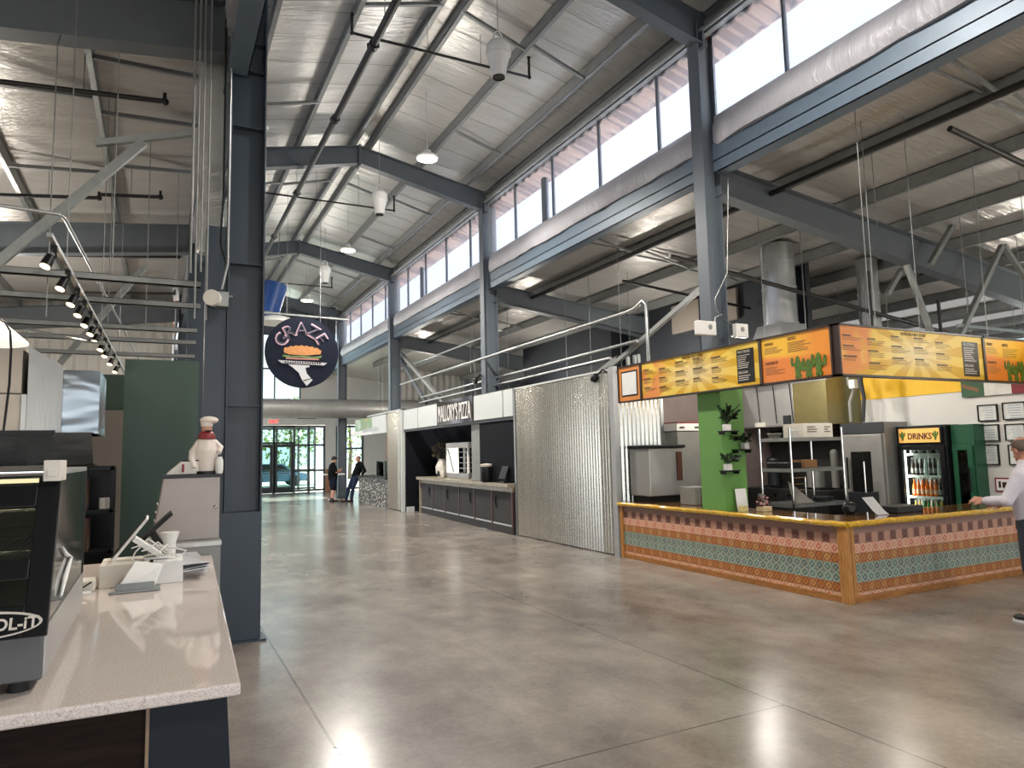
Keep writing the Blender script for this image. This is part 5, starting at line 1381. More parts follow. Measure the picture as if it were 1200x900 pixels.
# badge
bc = Vector((x1 - .18, slope(zf0 + .03) - .028, zf0 + .03))
bd = MB(); n = 40
slant = Vector((0, .22, zf1 - zf0)).normalized()
def oval(rx, rz, d): return [bc + Vector((rx * math.cos(2 * PI * i / n), 0, 0)) + slant * (rz * math.sin(2 * PI * i / n)) - Vector((0, d, 0)) for i in range(n)]
def ovals(rx, rz, d0, d1, m_, nm, par):
    o = MB(); o.add(oval(rx, rz, d1) + oval(rx, rz, d0), [tuple(range(n)), tuple(range(2 * n - 1, n - 1, -1))] + [(i, (i + 1) % n, n + (i + 1) % n, n + i) for i in range(n)]); return o.build(nm, m_, par)
bg = ovals(.175, .042, -.008, .002, INKW, 'badge', t)
ovals(.168, .036, .001, .004, BLACK, 'badge_field', bg)
MB().text('COOL-iT', .05, bc + Vector((-.02, -.005, 0)) - slant * .017, (1, 0, 0), slant, .003, width=.185, bold=.02).build('lettering', INKW, bg)
one('white_shelf_box', MB().box(-.92, -.55, 2.95, 3.2, zf0 + .235, zf0 + .28), mk('teal_tray', (176, 200, 196), .4), 'pale teal tray on the upper wire shelf of the display case', 'tray', (-.75, 3.05, zf0 + .235), bevel=.01)

# boxes, tablets, readers on the counter
def crate(label, x0, x1, y0, y1, h, m_):
    t = thing('carton', label, 'box', ((x0 + x1) / 2, (y0 + y1) / 2, CT))
    MB().box(x0, x1, y0, y1, CT + .001, CT + h).build('box', m_, t, bevel=.003)
    MB().box(x0 + .004, x1 - .004, (y0 + y1) / 2 - .002, (y0 + y1) / 2 + .002, CT + h, CT + h + .0015).build('lid_seam', mk('seam_grey', (150, 146, 142), .7), t)
    return t
crate('white box on the quartz counter under the white tablet, left of two', -.275, -.04, 4.58, 4.92, .125, CARDW)
crate('white box on the quartz counter, right of two, against the crumpled paper', -.01, .145, 4.56, 4.86, .125, PAPER)
# front white tablet stand seen from behind
t = thing('tablet_stand', 'white tablet seen from behind on a flat base plate, front one on the counter', 'tablet', (-.1, 4.42, CT), 'tablets on the quartz counter')
MB().box(-.215, .03, 4.34, 4.5, CT + .001, CT + .012).build('base_plate', GALV, t, bevel=.004)
MB().hexa([(-.185, 4.37, CT + .012), (.0, 4.40, CT + .012), (.0, 4.46, CT + .012), (-.185, 4.43, CT + .012)], [(-.10, 4.45, CT + .15), (.045, 4.50, CT + .12), (.045, 4.52, CT + .12), (-.10, 4.47, CT + .15)]).build('shell', WHITE, t, bevel=.006)
MB().box(-.185, .0, 4.36, 4.372, CT + .012, CT + .05, Matrix.Rotation(-.3, 3, 'X'), (-.1, 4.36, CT + .012)).build('lower_band', GALV, t)
# white tablet seen edge on
t = thing('tablet_stand', 'white tablet tilted on a leg, seen edge-on above the white boxes', 'tablet', (-.12, 4.75, CT + .127), 'tablets on the quartz counter')
MB().bar((-.215, 4.74, CT + .145), (-.045, 4.74, CT + .37), .26, .016, (-.8, 0, .6)).build('tablet', WHITE, t, bevel=.005)
MB().bar((-.222, 4.74, CT + .153), (-.053, 4.74, CT + .375), .24, .004, (-.8, 0, .6)).build('screen', BLACK, t)
MB().bar((-.115, 4.74, CT + .25), (.03, 4.74, CT + .14), .10, .03, (.6, 0, .8)).build('leg', WHITE, t, bevel=.004)
MB().box(-.06, .06, 4.66, 4.82, CT + .128, CT + .14).build('foot', WHITE, t, bevel=.004)
t = thing('tablet_stand', 'black tablet tilted behind the white one on the counter', 'tablet', (.03, 5.05, CT), 'tablets on the quartz counter')
MB().bar((-.12, 5.05, CT + .17), (.09, 5.05, CT + .37), .24, .02, (-.7, 0, .7)).build('tablet', BLACK, t, bevel=.006)
MB().bar((-.02, 5.05, CT + .25), (.07, 5.05, CT + .1), .09, .04, (.5, 0, .8)).build('leg', BLACK, t, bevel=.006)
MB().box(-.03, .14, 4.97, 5.13, CT + .001, CT + .1).build('foot', DARK, t, bevel=.006)
t = thing('card_reader', 'small white card reader with a black strap left of the white boxes', 'card reader', (-.34, 4.6, CT))
MB().box(-.40, -.29, 4.5, 4.66, CT + .001, CT + .06).build('body', CARDW, t, bevel=.01)
MB().tube([(-.385, 4.49, CT + .055), (-.345, 4.485, CT + .03), (-.305, 4.49, CT + .055)], .005, 6).build('strap', BLACK, t, smooth=60)
MB().box(-.40, -.3, 4.42, 4.48, CT + .001, CT + .012).build('base_card', PAPER, t)
t = thing('charger', 'white charger cup with tangled white cables between the boxes', 'charger', (.06, 4.72, CT + .127))
MB().lathe([(.03, 0), (.034, .09), (.05, .14), (.05, .15)], (.075, 4.7, CT + .127), 14).build('cup', WHITE, t, smooth=50)
b = MB()
for k in range(5):
    a = Vector((.05, 4.66, CT + .16)); e = Vector((.12 - k * .05, 4.5, CT + .15 + .02 * k))
    b.tube([a, a + Vector((-.05 + .03 * k, -.06, .06 - .02 * k)), e + Vector((.04, .04, .03)), e, e + Vector((-.04, -.0, -.012))], .0035, 6)
b.tube([(-.06, 4.6, CT + .23), (-.1, 4.58, CT + .19), (-.12, 4.57, CT + .15), (-.08, 4.55, CT + .13)], .004, 6)
b.build('cables', WHITE, t, smooth=60)
b = MB(); rr = random.Random(5)
for k in range(7):
    c = Vector((.20 + rr.uniform(-.05, .1), 4.75 + rr.uniform(-.08, .25), CT + .02 + k * .012))
    q = [c + Vector((rr.uniform(.05, .12) * sx, rr.uniform(.08, .16) * sy, rr.uniform(-.015, .035))) for sx, sy in ((-1, -1), (1, -1), (1, 1), (-1, 1))]
    q = [Vector((min(.29, p.x), p.y, max(CT + .004, p.z))) for p in q]
    b.hexa(q, [p + Vector((0, 0, .003)) for p in q])
one('crumpled_papers', b, mk('silvery_wrap', (206, 208, 212), .25, .2, .06, 20, .4, 30), 'crumpled silvery wrapping papers right of the white boxes', 'papers', (.22, 4.85, CT))
# steel cabinet behind the counter with a figurine
t = thing('steel_cabinet', 'brushed steel cabinet standing behind the counter, against the near column', 'cabinet', (.2, 5.95, 0))
MB().box(-.05, .435, 5.75, 6.4, 0, 1.06).build('lower_body', STAIND, t)
MB().box(-.08, .44, 5.725, 6.4, 1.06, 1.10).build('ledge', STAIN, t, bevel=.006)
MB().hexa([(-.03, 5.85, 1.10), (.43, 5.85, 1.10), (.43, 6.4, 1.10), (-.03, 6.4, 1.10)], [(.04, 5.85, 1.57), (.43, 5.85, 1.57), (.43, 6.4, 1.57), (.04, 6.4, 1.57)]).build('upper_body', mk('warm_brushed_steel', (150, 142, 136), .38, .3, .06, 2), t, bevel=.006)
MB().box(.03, .44, 5.84, 6.42, 1.57, 1.59).build('top_plate', DARK, t)
b = MB()
for z in (1.24, 1.3, 1.36): b.tube([(-.02 + (z - 1.1) * .15, 5.9, z), (-.035 + (z - 1.1) * .15, 5.9, z + .03)], .012, 8)
b.build('latch', CHROME, t, smooth=60)
MB().ball((.40, 5.84, 1.34), .015, 10, 8).build('knob', CHROME, t, smooth=60)
t = thing('receipt_printer', 'white wedge-shaped device left of the chef figurine on the steel cabinet', 'printer', (.17, 6.0, 1.591))
MB().prism([(.06, 1.592), (.28, 1.592), (.28, 1.69), (.16, 1.69), (.07, 1.61)], 'y', 5.9, 6.1).build('body', CARDW, t, bevel=.006)
MB().box(.16, .28, 5.9, 6.1, 1.69, 1.70).build('lid', BLACK, t)
MB().box(.165, .18, 5.89, 5.9, 1.61, 1.67).build('red_mark', RED, t)
# chef figurine
fx, fy_, fz = .335, 5.95, 1.591
t = thing('chef_figurine', 'white chef figurine with a red neckerchief on the steel cabinet', 'figurine', (fx, fy_, fz))
CER = mk('white_ceramic', (226, 214, 204), .3, 0, .04)
MB().lathe([(.085, 0), (.085, .022), (.0, .024)], (fx, fy_, fz), 20).build('plinth', BLACK, t, smooth=40)
b = MB().lathe([(.068, .02), (.072, .06), (.08, .12), (.086, .17), (.09, .19), (.075, .215), (.07, .25), (.06, .27), (.03, .285)], (fx, fy_, fz), 22, 1, .8)
b.tube([(fx + .05, fy_, fz + .25), (fx + .1, fy_ - .01, fz + .2), (fx + .085, fy_ - .06, fz + .16)], [.026, .024, .018], 10)
b.tube([(fx - .05, fy_, fz + .25), (fx - .095, fy_, fz + .17), (fx - .1, fy_ - .03, fz + .1), (fx - .085, fy_ - .05, fz + .05)], [.026, .03, .03, .02], 10)
b.build('robe', CER, t, smooth=70)
MB().lathe([(.04, .262), (.066, .272), (.06, .3), (.045, .325), (.03, .33)], (fx, fy_, fz), 18).build('neckerchief', RED, t, smooth=60)
b = MB().ball((fx, fy_, fz + .345), (.04, .042, .045), 16, 12).ball((fx + .012, fy_ - .042, fz + .34), (.01, .012, .012), 8, 6)
b.build('head', SKINM, t, smooth=70)
b = MB().cyl((fx, fy_, fz + .365), (fx, fy_, fz + .40), .042, .048, 18).ball((fx + .015, fy_, fz + .415), (.068, .062, .032), 18, 10)
b.build('chef_hat', CER, t, smooth=70)
MB().tube([(fx - .02, fy_ - .045, fz + .333), (fx + .01, fy_ - .05, fz + .328), (fx + .035, fy_ - .045, fz + .335)], [.003, .008, .003], 6).build('moustache', BLACK, t, smooth=60)
MB().ball((fx + .05, fy_ + .03, fz + .43), (.03, .02, .015), 10, 8).build('sprig', mk('brown_sprig', (92, 72, 48), .8), t)
for k, (x, s) in enumerate(((.425, .16),)):
    one('glass_jar', MB().lathe([(.025, 0), (.03, .03), (.03, .1), (.02, .12), (.022, .13)], (x, 5.9, 1.591), 14), WHITE, 'small white jar squeezed between the figurine and the column', 'jar', (x, 5.9, 1.591), smooth=50)

# ---- partitions and hood
struct('wall_green', MB().box(-.36, .41, 9.0, 9.1, 0, 2.86), GREENP)
struct('wall_green', MB().box(-1.6, -.42, 10.5, 10.6, 2.37, 2.84), mk('dark_green_wall', (58, 76, 64), .55, 0, .05))
struct('wall_kitchen_left', MB().box(-1.6, -.42, 10.5, 10.6, 0, 2.37), WALLB)
struct('wall_kitchen_left', MB().box(-6, -1.6, 10.5, 10.6, 0, 2.84), DARKW)
t = thing('extractor_hood', 'bright stainless kitchen hood left of the green partition', 'hood', (-1.2, 8.3, 1.68))
MB().box(-3.2, -1.145, 7.8, 8.9, 2.35, 2.83).box(-3.2, -1.145, 7.8, 8.9, 1.98, 2.342).build('left_housing', mk('warm_steel_sheet', (170, 160, 148), .4, .45, .06), t, bevel=.003)
MB().box(-1.14, -1.1, 7.78, 8.9, 1.98, 2.34).build('corner_post', STAIN, t)
g = G('wavy_stainless'); g.bump(g.noise(1.3, 2, g.scl((1, 1, 2.4)), .4, .5), .25, .1); WAVY = g.set(lin((150, 158, 164)), .2, .75)
MB().hexa([(-1.1, 7.82, 1.98), (-.84, 7.95, 1.98), (-.84, 8.9, 1.98), (-1.1, 8.9, 1.98)], [(-1.1, 7.82, 2.80), (-.84, 7.95, 2.62), (-.84, 8.9, 2.62), (-1.1, 8.9, 2.80)]).build('sloped_end', STAIN, t)
MB().box(-.84, -.53, 7.98, 8.9, 1.98, 2.60).build('end_panel', WAVY, t)
b = MB(); n = 14
for i in range(n + 1):
    a = PI * .5 * i / n
    y = 7.62 + .36 * (1 - math.cos(a)) ; z = 1.98 - .30 * math.sin(a) if True else 0
    b.v += [Vector((-3.2, y, 1.68 + .30 * math.cos(a))), Vector((-.56, y, 1.68 + .30 * math.cos(a)))]
for i in range(n): b.f.append([2 * i, 2 * i + 1, 2 * i + 3, 2 * i + 2]); b.m.append(0)
m2 = len(b.v); b.v += [Vector((-3.2, 8.9, 1.98)), Vector((-.56, 8.9, 1.98)), Vector((-3.2, 8.9, 1.66)), Vector((-.56, 8.9, 1.66))]
b.f += [[0, 1, m2 + 1, m2], [2 * n, 2 * n + 1, m2 + 3, m2 + 2]]; b.m += [0, 0]
b.build('curved_canopy', WAVY, t, smooth=50)
MB().box(-3.2, -.85, 7.6, 7.66, 1.95, 2.0).build('lip', BLACK, t)
MB().tube([(-1.22, 8.4, 2.83), (-1.2, 8.4, 3.05), (-.7, 8.4, 2.95), (-.52, 8.4, 2.93), (-.50, 8.4, 2.85)], .014, 8).build('pipe', GALVD, t, smooth=60)
t = thing('kitchen_shelving', 'dark shelving with brown boxes beside the green partition', 'shelving', (-.7, 8.3, 0))
b = MB()
for x in (-1.05, -.42):
    for y in (8.1, 8.5): b.box(x, x + .03, y, y + .03, 0, 1.66)
for z in (.3, .8, 1.2, 1.62): b.box(-1.05, -.39, 8.1, 8.53, z, z + .03)
b.build('rack_frame', BLACK, t)
MB().box(-1.05, -.39, 8.53, 8.55, 0, 1.66).build('back_panel', BLACK, t)
one('brown_box', MB().box(-.86, -.62, 8.14, 8.46, 1.232, 1.56), mk('dark_brown_carton', (84, 62, 48), .8), 'tall brown box on the dark shelving, upper shelf', 'box', (-.75, 8.3, 1.232), bevel=.004)
one('brown_box', MB().box(-.9, -.6, 8.14, 8.46, .832, 1.15), mk('dark_brown_carton', (84, 62, 48), .8), 'brown box on the dark shelving, middle shelf', 'box', (-.75, 8.3, .832), bevel=.004)
one('cream_tin', MB().cyl((-.47, 8.25, 1.232), (-.47, 8.25, 1.34), .05, n=16), CARDW, 'cream tin at the right of the dark shelving', 'tin', (-.47, 8.25, 1.232), smooth=50)
t = thing('wall_oven', 'dark oven cabinet under the stainless hood', 'oven', (-1.9, 8.2, 0))
MB().box(-3.0, -1.12, 7.9, 8.6, 0, 1.5).build('body', DARK, t, bevel=.01)
MB().box(-2.0, -1.2, 7.87, 7.9, .5, 1.4).build('door', BLACK, t, bevel=.005)
MB().tube([(-1.95, 7.84, 1.42), (-1.25, 7.84, 1.42)], .015, 8).build('handle', STAIN, t)

# ---- hanging lamp with wide white shade, partly in view
t = thing('shade_lamp', 'white trapezoid shaded lamp on a thin black arm at the left edge', 'lamp', (-1.12, 6.0, 2.5))
c = at(-16, 387, Y=6.0)
MB().lathe([(.25, -.09), (.24, -.08), (.06, .09), (.05, .1), (.0, .1)], (c.x, c.y, c.z), 28).build('shade', glow('lit_shade', (255, 250, 238), .8), t, smooth=40)
MB().lathe([(.253, -.09), (.244, -.075), (.07, .087)], (c.x, c.y, c.z + .004), 28).build('shade_rim', WHITE, t, smooth=40)
MB().tube([at(x, y, Y=5.7) for x, y in ((-6, 371), (6, 378), (12, 388), (13, 410), (11, 450), (6, 490), (4, 506))], .008, 6).build('arm', BLACK, t, smooth=60)

# ---- track light
pa, pb = at(58, 275, Z=3.3), at(147, 438, Z=3.3)
t = thing('track_rail', 'long thin track rail running back over the left kitchen', 'track', pa)
MB().bar(pa, pb, .035, .03).build('rail', CONDUIT, t)
for q in (.1, .45, .8):
    p = pa.lerp(pb, q); MB().tube([p, Vector((p.x, p.y, aislezl(p.x) - .02))], .005, 5).build('hanger_rod', GALV, t)
def spot():
    t = thing('track_spotlight', 'x', 'spotlight', (0, 0, 0), 'spotlights on the track rail')
    MB().box(-.02, .02, -.05, .05, -.03, .0).build('adapter', BLACK, t)
    MB().tube([(0, 0, -.02), (.01, 0, -.07), (-.035, 0, -.10)], .009, 8).build('arm', BLACK, t, smooth=60)
    ax = Vector((-.35, -.35, -1)).normalized(); c = Vector((-.035, 0, -.10))
    MB().cyl(c - ax * .035, c + ax * .06, .033, .04, 16).build('housing', BLACK, t, smooth=50)
    MB().cyl(c + ax * .061, c + ax * .066, .034, n=16).build('lens', LAMPT, t)
    return t
s0 = spot()
hp = [(62, 300), (78, 328), (89, 348), (98, 362), (106, 375), (112.5, 386), (118, 395), (124.5, 406), (130, 414), (136, 424), (142.5, 434)]
for i, (x, y) in enumerate(hp):
    d = pa.lerp(pb, 0)
    # parameter along the rail from the sighting
    best = min((abs((at(x + 3, y - 12, Y=pa.y + (pb.y - pa.y) * k / 200.0) - pa.lerp(pb, k / 200.0)).length), k) for k in range(201))[1] / 200.0
    loc = pa.lerp(pb, best) - Vector((0, 0, .015))
    lab = f'black spotlight on the track rail, {ORD[i]} from the camera' + (', brightly lit' if i < 2 else '')
    if i == 0: s0.location = loc; s0['label'] = lab; SPOT0 = loc
    else: dup(s0, loc, lab)
    if i in (0, 1, 2, 4, 6):
        L = bpy.data.lights.new('track_spot', 'SPOT'); L.energy = 45; L.color = (1, .82, .62); L.spot_size = 1.7; L.spot_blend = .6; L.shadow_soft_size = .05
        lo = bpy.data.objects.new('track_spot', L); COL.objects.link(lo); lo.location = loc + Vector((-.08, -.04, -.24))
        lo.rotation_euler = Vector((-.25, -.3, -1)).to_track_quat('-Z', 'Y').to_euler()

# ---- ceiling bars over the left kitchen, rods, struts, conduits
for i, (y, xr) in enumerate(((7.3, .33), (8.35, .38), (9.97, .42), (11.0, .45), (12.5, .5))):
    one('grid_bar', MB().box(-4.5, xr, y - .02, y + .02, 3.36, 3.42).box(-4.5, xr, y - .02, y + .06, 3.36, 3.365).box(-4.5, xr, y - .02, y + .06, 3.415, 3.42), GALVD, f'galvanised ceiling bar over the left kitchen, {ORD[i]} from the camera', 'bar', (xr, y, 3.36), 'ceiling bars of the left kitchen')
for x, y in ((-.92, 7.34), (-.42, 7.3), (-.6, 9.97), (-.2, 11.0), (.2, 12.5)):
    one('hanger_rod', MB().tube([(x, y, 3.0 if x < -.9 else 3.4), (x, y, aislezl(x) - .02)], .006, 5), GALVD, 'thin steel rod hanging over the left kitchen', 'rod', (x, y, 3.4), 'rods of the left kitchen')
p, q = at(-6, 311, Y=7.0), at(168, 167, Y=7.0)
one('brace', MB().bar(p, q, .06, .075), GALV, 'big galvanised diagonal strut at the upper left, over the track lights', 'brace', p)
p, q = at(232, 170, Y=7.6), at(160, 165, Y=7.1)
one('strut', MB().bar(at(112, 168, Y=7.3), at(226, 156, Y=7.3), .06, .06), GALVD, 'dark horizontal strut the big diagonal strut is fixed to', 'strut', at(112, 168, Y=7.3))
one('brace', MB().bar(at(70, 426, Y=13), at(170, 312, Y=13), .09, .09), GALVD, 'grey diagonal strut farther back, behind the track lights', 'brace', at(70, 426, Y=13))
pts = [at(-5, 240, Y=6.2), at(70, 251, Y=6.2), at(76, 256, Y=6.3), at(110, 320, Z=3.62), at(163, 421, Z=3.5)]
one('conduit', MB().tube(pts, .014, 8), CONDUIT, 'thin bright conduit running beside the track rail', 'conduit', pts[1], smooth=60)
for k, (xx, y1_) in enumerate(((.27, 7.0), (.315, 7.02), (.37, 7.04), (.23, 7.1))):
    one('conduit', MB().tube([(xx, y1_, 3.45 if k % 2 else 3.0), (xx, y1_, 8.0)], .009 if k < 3 else .012, 8), GALVD, f'vertical steel conduit left of the near column, {ORD[k]} in the bundle', 'conduit', (xx, y1_, 3.2), 'vertical conduits beside the near column', smooth=60)
one('conduit', MB().tube([(.40, 7.0, 8.2), (.46, 7.0, 6.9), (.53, 7.0, 6.4), (.55, 7.03, 6.0), (.55, 7.03, 3.55), (.50, 7.02, 3.3)], .012, 8), CONDUIT, 'thin conduit clipped to the face of the near column', 'conduit', (.55, 7.03, 3.4), smooth=60)
one('cable', MB().tube([(.5, 7.0, 6.0), (.5, 7.0, 4.2), (.48, 7.0, 3.75), (.53, 7.0, 3.55)], .01, 6), BLACK, 'black cable looping down the face of the near column', 'cable', (.53, 7.0, 3.55), smooth=60)
t = thing('siren_box', 'round white alarm unit on the left edge of the near column', 'alarm', (.47, 7.0, 3.2))
MB().disc((.42, 6.98, 3.2), (-.4, -1, 0), .075, .07, 24).build('horn', CARDW, t, smooth=40)
MB().box(.45, .56, 6.98, 7.12, 3.13, 3.27).build('box', GALV, t, bevel=.004)
MB().tube([(.56, 7.03, 3.24), (.6, 7.03, 3.24)], .01, 8).build('connector', CONDUIT, t)
for k, (x0, y0, x1, y1, Y, lab) in enumerate(((-6, 95, 193, 119, 8.6, 'nearest black sprinkler pipe over the left kitchen'), (-6, 228, 116, 232, 12.5, 'second black sprinkler pipe over the left kitchen, left piece'), (118, 228, 188, 231, 12.2, 'second black sprinkler pipe over the left kitchen, right piece'), (60, 299, 209, 301, 15.3, 'third black sprinkler pipe, under the second rafter'), (90, 343, 205, 344, 19, 'farthest black sprinkler pipe of the left aisle'))):
    p, q = at(x0, y0, Y=Y), at(x1, y1, Y=Y); 
    t = thing('sprinkler_pipe', lab, 'pipe', p, 'black sprinkler pipes of the left aisle')
    MB().tube([p, q], .03, 8).build('pipe', BLACKP, t, smooth=60)
    MB().ball(q, .045, 10, 8).cyl(q, q + Vector((0, 0, .1)), .02, n=8).build('elbow', BLACKP, t, smooth=60)
    MB().tube([p.lerp(q, .5), Vector((p.lerp(q, .5).x, Y, aislezl(p.lerp(q, .5).x) - .02))], .006, 5).build('hanger_rod', GALV, t)
# foil wrapped shaft behind the near column
MB_ = MB()
one('foil_flap', MB().box(.31, .55, 7.6, 7.75, 3.8, 6.05), FOIL, 'crinkled silver insulation hanging just left of the near column', 'insulation', (.43, 7.6, 3.8), bevel=.03)
# =================================================================== people
def remesh(name, mb, mat, parent, vox=.009, it=5):
    o = mb.build(name, mat, parent)
    r = o.modifiers.new('r', 'REMESH'); r.mode = 'VOXEL'; r.voxel_size = vox; r.use_smooth_shade = True
    k = o.modifiers.new('s', 'SMOOTH'); k.iterations = it; k.factor = .5
    bpy.context.view_layer.update()
    dg = bpy.context.evaluated_depsgraph_get()
    m2 = bpy.data.meshes.new_from_object(o.evaluated_get(dg))
    old = o.data; o.modifiers.clear(); o.data = m2; bpy.data.meshes.remove(old); m2.name = name
    if not m2.materials: m2.materials.append(mat)
    m2.polygons.foreach_set('use_smooth', [True] * len(m2.polygons))
    return o
def limb(b, pts, rs, n=14):
    b.tube(pts, rs, n)
    for p, r in zip(pts, rs): b.ball(p, r * .995, 14, 10)
def loft(b, secs, sd, fw, n=28):
    """closed stack of ellipses: (centre, half width, half depth)"""
    vs = []; fs = []
    for c, rx, ry in secs:
        for i in range(n):
            a = 2 * PI * i / n
            # slightly squared section, like a trunk
            ca, sa = math.cos(a), math.sin(a)
            q = 1 / max(.001, (abs(ca) ** 2.5 + abs(sa) ** 2.5)) ** (1 / 2.5)
            vs.append(Vector(c) + sd * (rx * ca * q) + fw * (ry * sa * q))
    m = len(secs)
    for k in range(m - 1):
        for i in range(n):
            j = (i + 1) % n; fs.append((k * n + i, k * n + j, (k + 1) * n + j, (k + 1) * n + i))
    fs += [tuple(range(n))[::-1], tuple(range((m - 1) * n, m * n))]
    b.add(vs, fs)
def hand(b, w, d, pn, side, sp=1.0, curl=.5):
    """palm, five fingers of unequal length and a thumb leaving the side of the palm"""
    w = Vector(w); d = Vector(d).normalized(); pn = Vector(pn); pn = (pn - d * pn.dot(d)).normalized(); s = d.cross(pn).normalized() * side
    rot = Matrix((s, d, pn)).transposed()
    b.ball(w + d * .05, (.042, .058, .019), 14, 10, rot)
    limb(b, [w - d * .02, w + d * .02], [.028, .030], 10)
    for off, L in ((-.032, .066), (-.011, .080), (.011, .074), (.031, .058)):
        p = w + d * .088 + s * off; out = s * off * (sp - 1)
        c1, c2, c3 = curl * .5, curl * 1.3, curl * 2.0
        q = p + (d * math.cos(c1) + pn * math.sin(c1)) * L * .45 + out * .5
        r = q + (d * math.cos(c2) + pn * math.sin(c2)) * L * .32 + out * .3
        t = r + (d * math.cos(c3) + pn * math.sin(c3)) * L * .25
        limb(b, [p, q, r, t], [.0105, .0098, .009, .008], 8)
    a = w + d * .025 - s * .03
    limb(b, [a, a + d * .03 - s * .022 + pn * .008, a + d * .06 - s * .028 + pn * .018], [.014, .0115, .0095], 8)
def person(label, loc, rz, J, look, M_, cap=False, bald=False):
    """J joints in a frame facing +Y; M_: materials"""
    t = thing('person', label, 'person', (0, 0, 0))
    P = {k: Vector(v) for k, v in J.items() if len(v) == 3}
    hd = P['head']; nk = P['neck']; fwd = Vector(look).normalized(); up = Vector((0, 0, 1)); sd = fwd.cross(up).normalized(); hu = sd.cross(fwd)
    fat = J['fat'][0]; X = Vector((1, 0, 0)); Y = Vector((0, 1, 0))
    pel, ch = P['pelvis'], P['chest']
    b = MB()
    loft(b, [(pel - up * .07, .14 * fat, .10 * fat), (pel, .15 * fat, .11 * fat), (pel.lerp(ch, .45), .14 * fat, .115 * fat), (ch, .16, .11), (ch + up * .07, .15, .08), (nk - up * .02, .07, .06)], X, Y)
    limb(b, [nk - up * .04, nk.lerp(hd, .5), hd - hu * .05], [.066, .056, .056])
    rot = Matrix((sd, fwd, hu)).transposed()
    b.ball(hd + hu * .03, (.076, .096, .094), 22, 16, rot); b.ball(hd + fwd * .028 - hu * .045, (.056, .066, .062), 18, 12, rot)
    b.ball(hd + fwd * .094 - hu * .012, (.013, .02, .022), 10, 8, rot); b.ball(hd + fwd * .075 - hu * .088, (.024, .02, .018), 10, 8, rot)
    b.ball(hd + fwd * .085 + hu * .028, (.05, .012, .012), 12, 8, rot); b.ball(hd + fwd * .092 - hu * .057, (.026, .012, .010), 10, 8, rot)
    for s in (-1, 1): b.ball(hd + sd * (s * .078) - fwd * .01 - hu * .002, (.010, .02, .032), 10, 8, rot)
    for s, k in ((-1, 'l'), (1, 'r')):
        sh, el, wr = P['sh' + k], P['el' + k], P['wr' + k]
        limb(b, [ch + X * (s * .1) + up * .05, sh, sh.lerp(el, .5), el, el.lerp(wr, .35), wr], [.06, .058, .047, .040, .041, .027])
        hand(b, wr, J['hd' + k], J['pn' + k], s, J.get('sp', (1,))[0], J.get('curl', (.6,))[0])
        hp, kn, an = P['hip' + k], P['kn' + k], P['an' + k]
        limb(b, [hp, hp.lerp(kn, .5), kn, kn.lerp(an, .3), kn.lerp(an, .75), an], [.088, .078, .056, .058, .042, .038])
        limb(b, [an, an + Vector(J.get('toe' + k, (0, .14, -.04)))], [.036, .03])
    remesh('body', b, M_['skin'], t, .0075, 4)
    # shirt
    b = MB(); lowz = -.10 if J.get('hem') else -.015
    loft(b, [(pel + up * lowz, .172 * fat, .132 * fat), (pel + up * .05, .172 * fat, .14 * fat), (pel.lerp(ch, .45) + Y * (.05 * (fat - 1)), .168 * fat, .15 * fat), (ch - up * .03, .186, .138), (ch + up * .04, .185, .122), (ch + up * .095, .15, .09), (nk - up * .025, .088, .078), (nk + up * .02, .074, .07)], X, Y)
    for s, k in ((-1, 'l'), (1, 'r')):
        sh, el, wr = P['sh' + k], P['el' + k], P['wr' + k]
        if M_['long']: limb(b, [ch + X * (s * .11) + up * .03, sh, sh.lerp(el, .5), el, el.lerp(wr, .5), el.lerp(wr, .92)], [.078, .075, .066, .058, .05, .044])
        else: limb(b, [ch + X * (s * .11) + up * .03, sh, sh.lerp(el, .8)], [.078, .074, .066])
    remesh('shirt', b, M_['shirt'], t, .011, 4)
    b = MB(); lp = (P['hipl'] + P['hipr']) / 2
    loft(b, [(pel + up * .045, .160 * fat, .126 * fat), (pel - up * .02, .168 * fat, .132 * fat), (lp - up * .03, .172 * fat, .135 * fat), (lp - up * .09, .155 * fat, .11 * fat)], X, Y)
    for k in 'lr':
        hp, kn, an = P['hip' + k], P['kn' + k], P['an' + k]
        if M_['shorts']: limb(b, [hp, hp.lerp(kn, .5), hp.lerp(kn, .95)], [.105 * fat, .1 * fat, .092])
        else: limb(b, [hp, hp.lerp(kn, .5), kn, kn.lerp(an, .5), kn.lerp(an, .97)], [.105 * fat, .092 * fat, .074, .068, .062])
    remesh('shorts' if M_['shorts'] else 'trousers', b, M_['legs'], t, .011, 4)
    MB().add(*ring_belt(pel + up * .038, .17 * fat, .134 * fat)).build('belt', BLACK, t, smooth=50)
    for k in 'lr':
        a = P['an' + k]; d = Vector(J.get('toe' + k, (0, .14, -.04))); d.z = 0; L = d.length; d.normalize(); s = d.cross(up)
        b = MB(); q = lambda u, z: Vector((a.x, a.y, 0)) + d * u + up * z
        r2 = Matrix((s, d, up)).transposed()
        b.ball(q(-.035, .05), (.04, .05, .042), 14, 10, r2); b.ball(q(.04, .05), (.044, .08, .042), 14, 10, r2); b.ball(q(L, .042), (.049, .075, .034), 14, 10, r2)
        limb(b, [q(-.01, .06), q(-.01, .1)], [.048, .05])
        remesh('shoe', b, M_['shoe'], t, .008, 3)
        so = MB(); poly = []
        for u, w_ in ((-.085, .02), (-.06, .04), (.0, .043), (.08, .049), (L, .053), (L + .05, .043), (L + .078, .016)): poly.append((u, w_))
        pp = [q(u, 0) + s * w_ for u, w_ in poly] + [q(u, 0) - s * w_ for u, w_ in poly[::-1]]; m_ = len(pp)
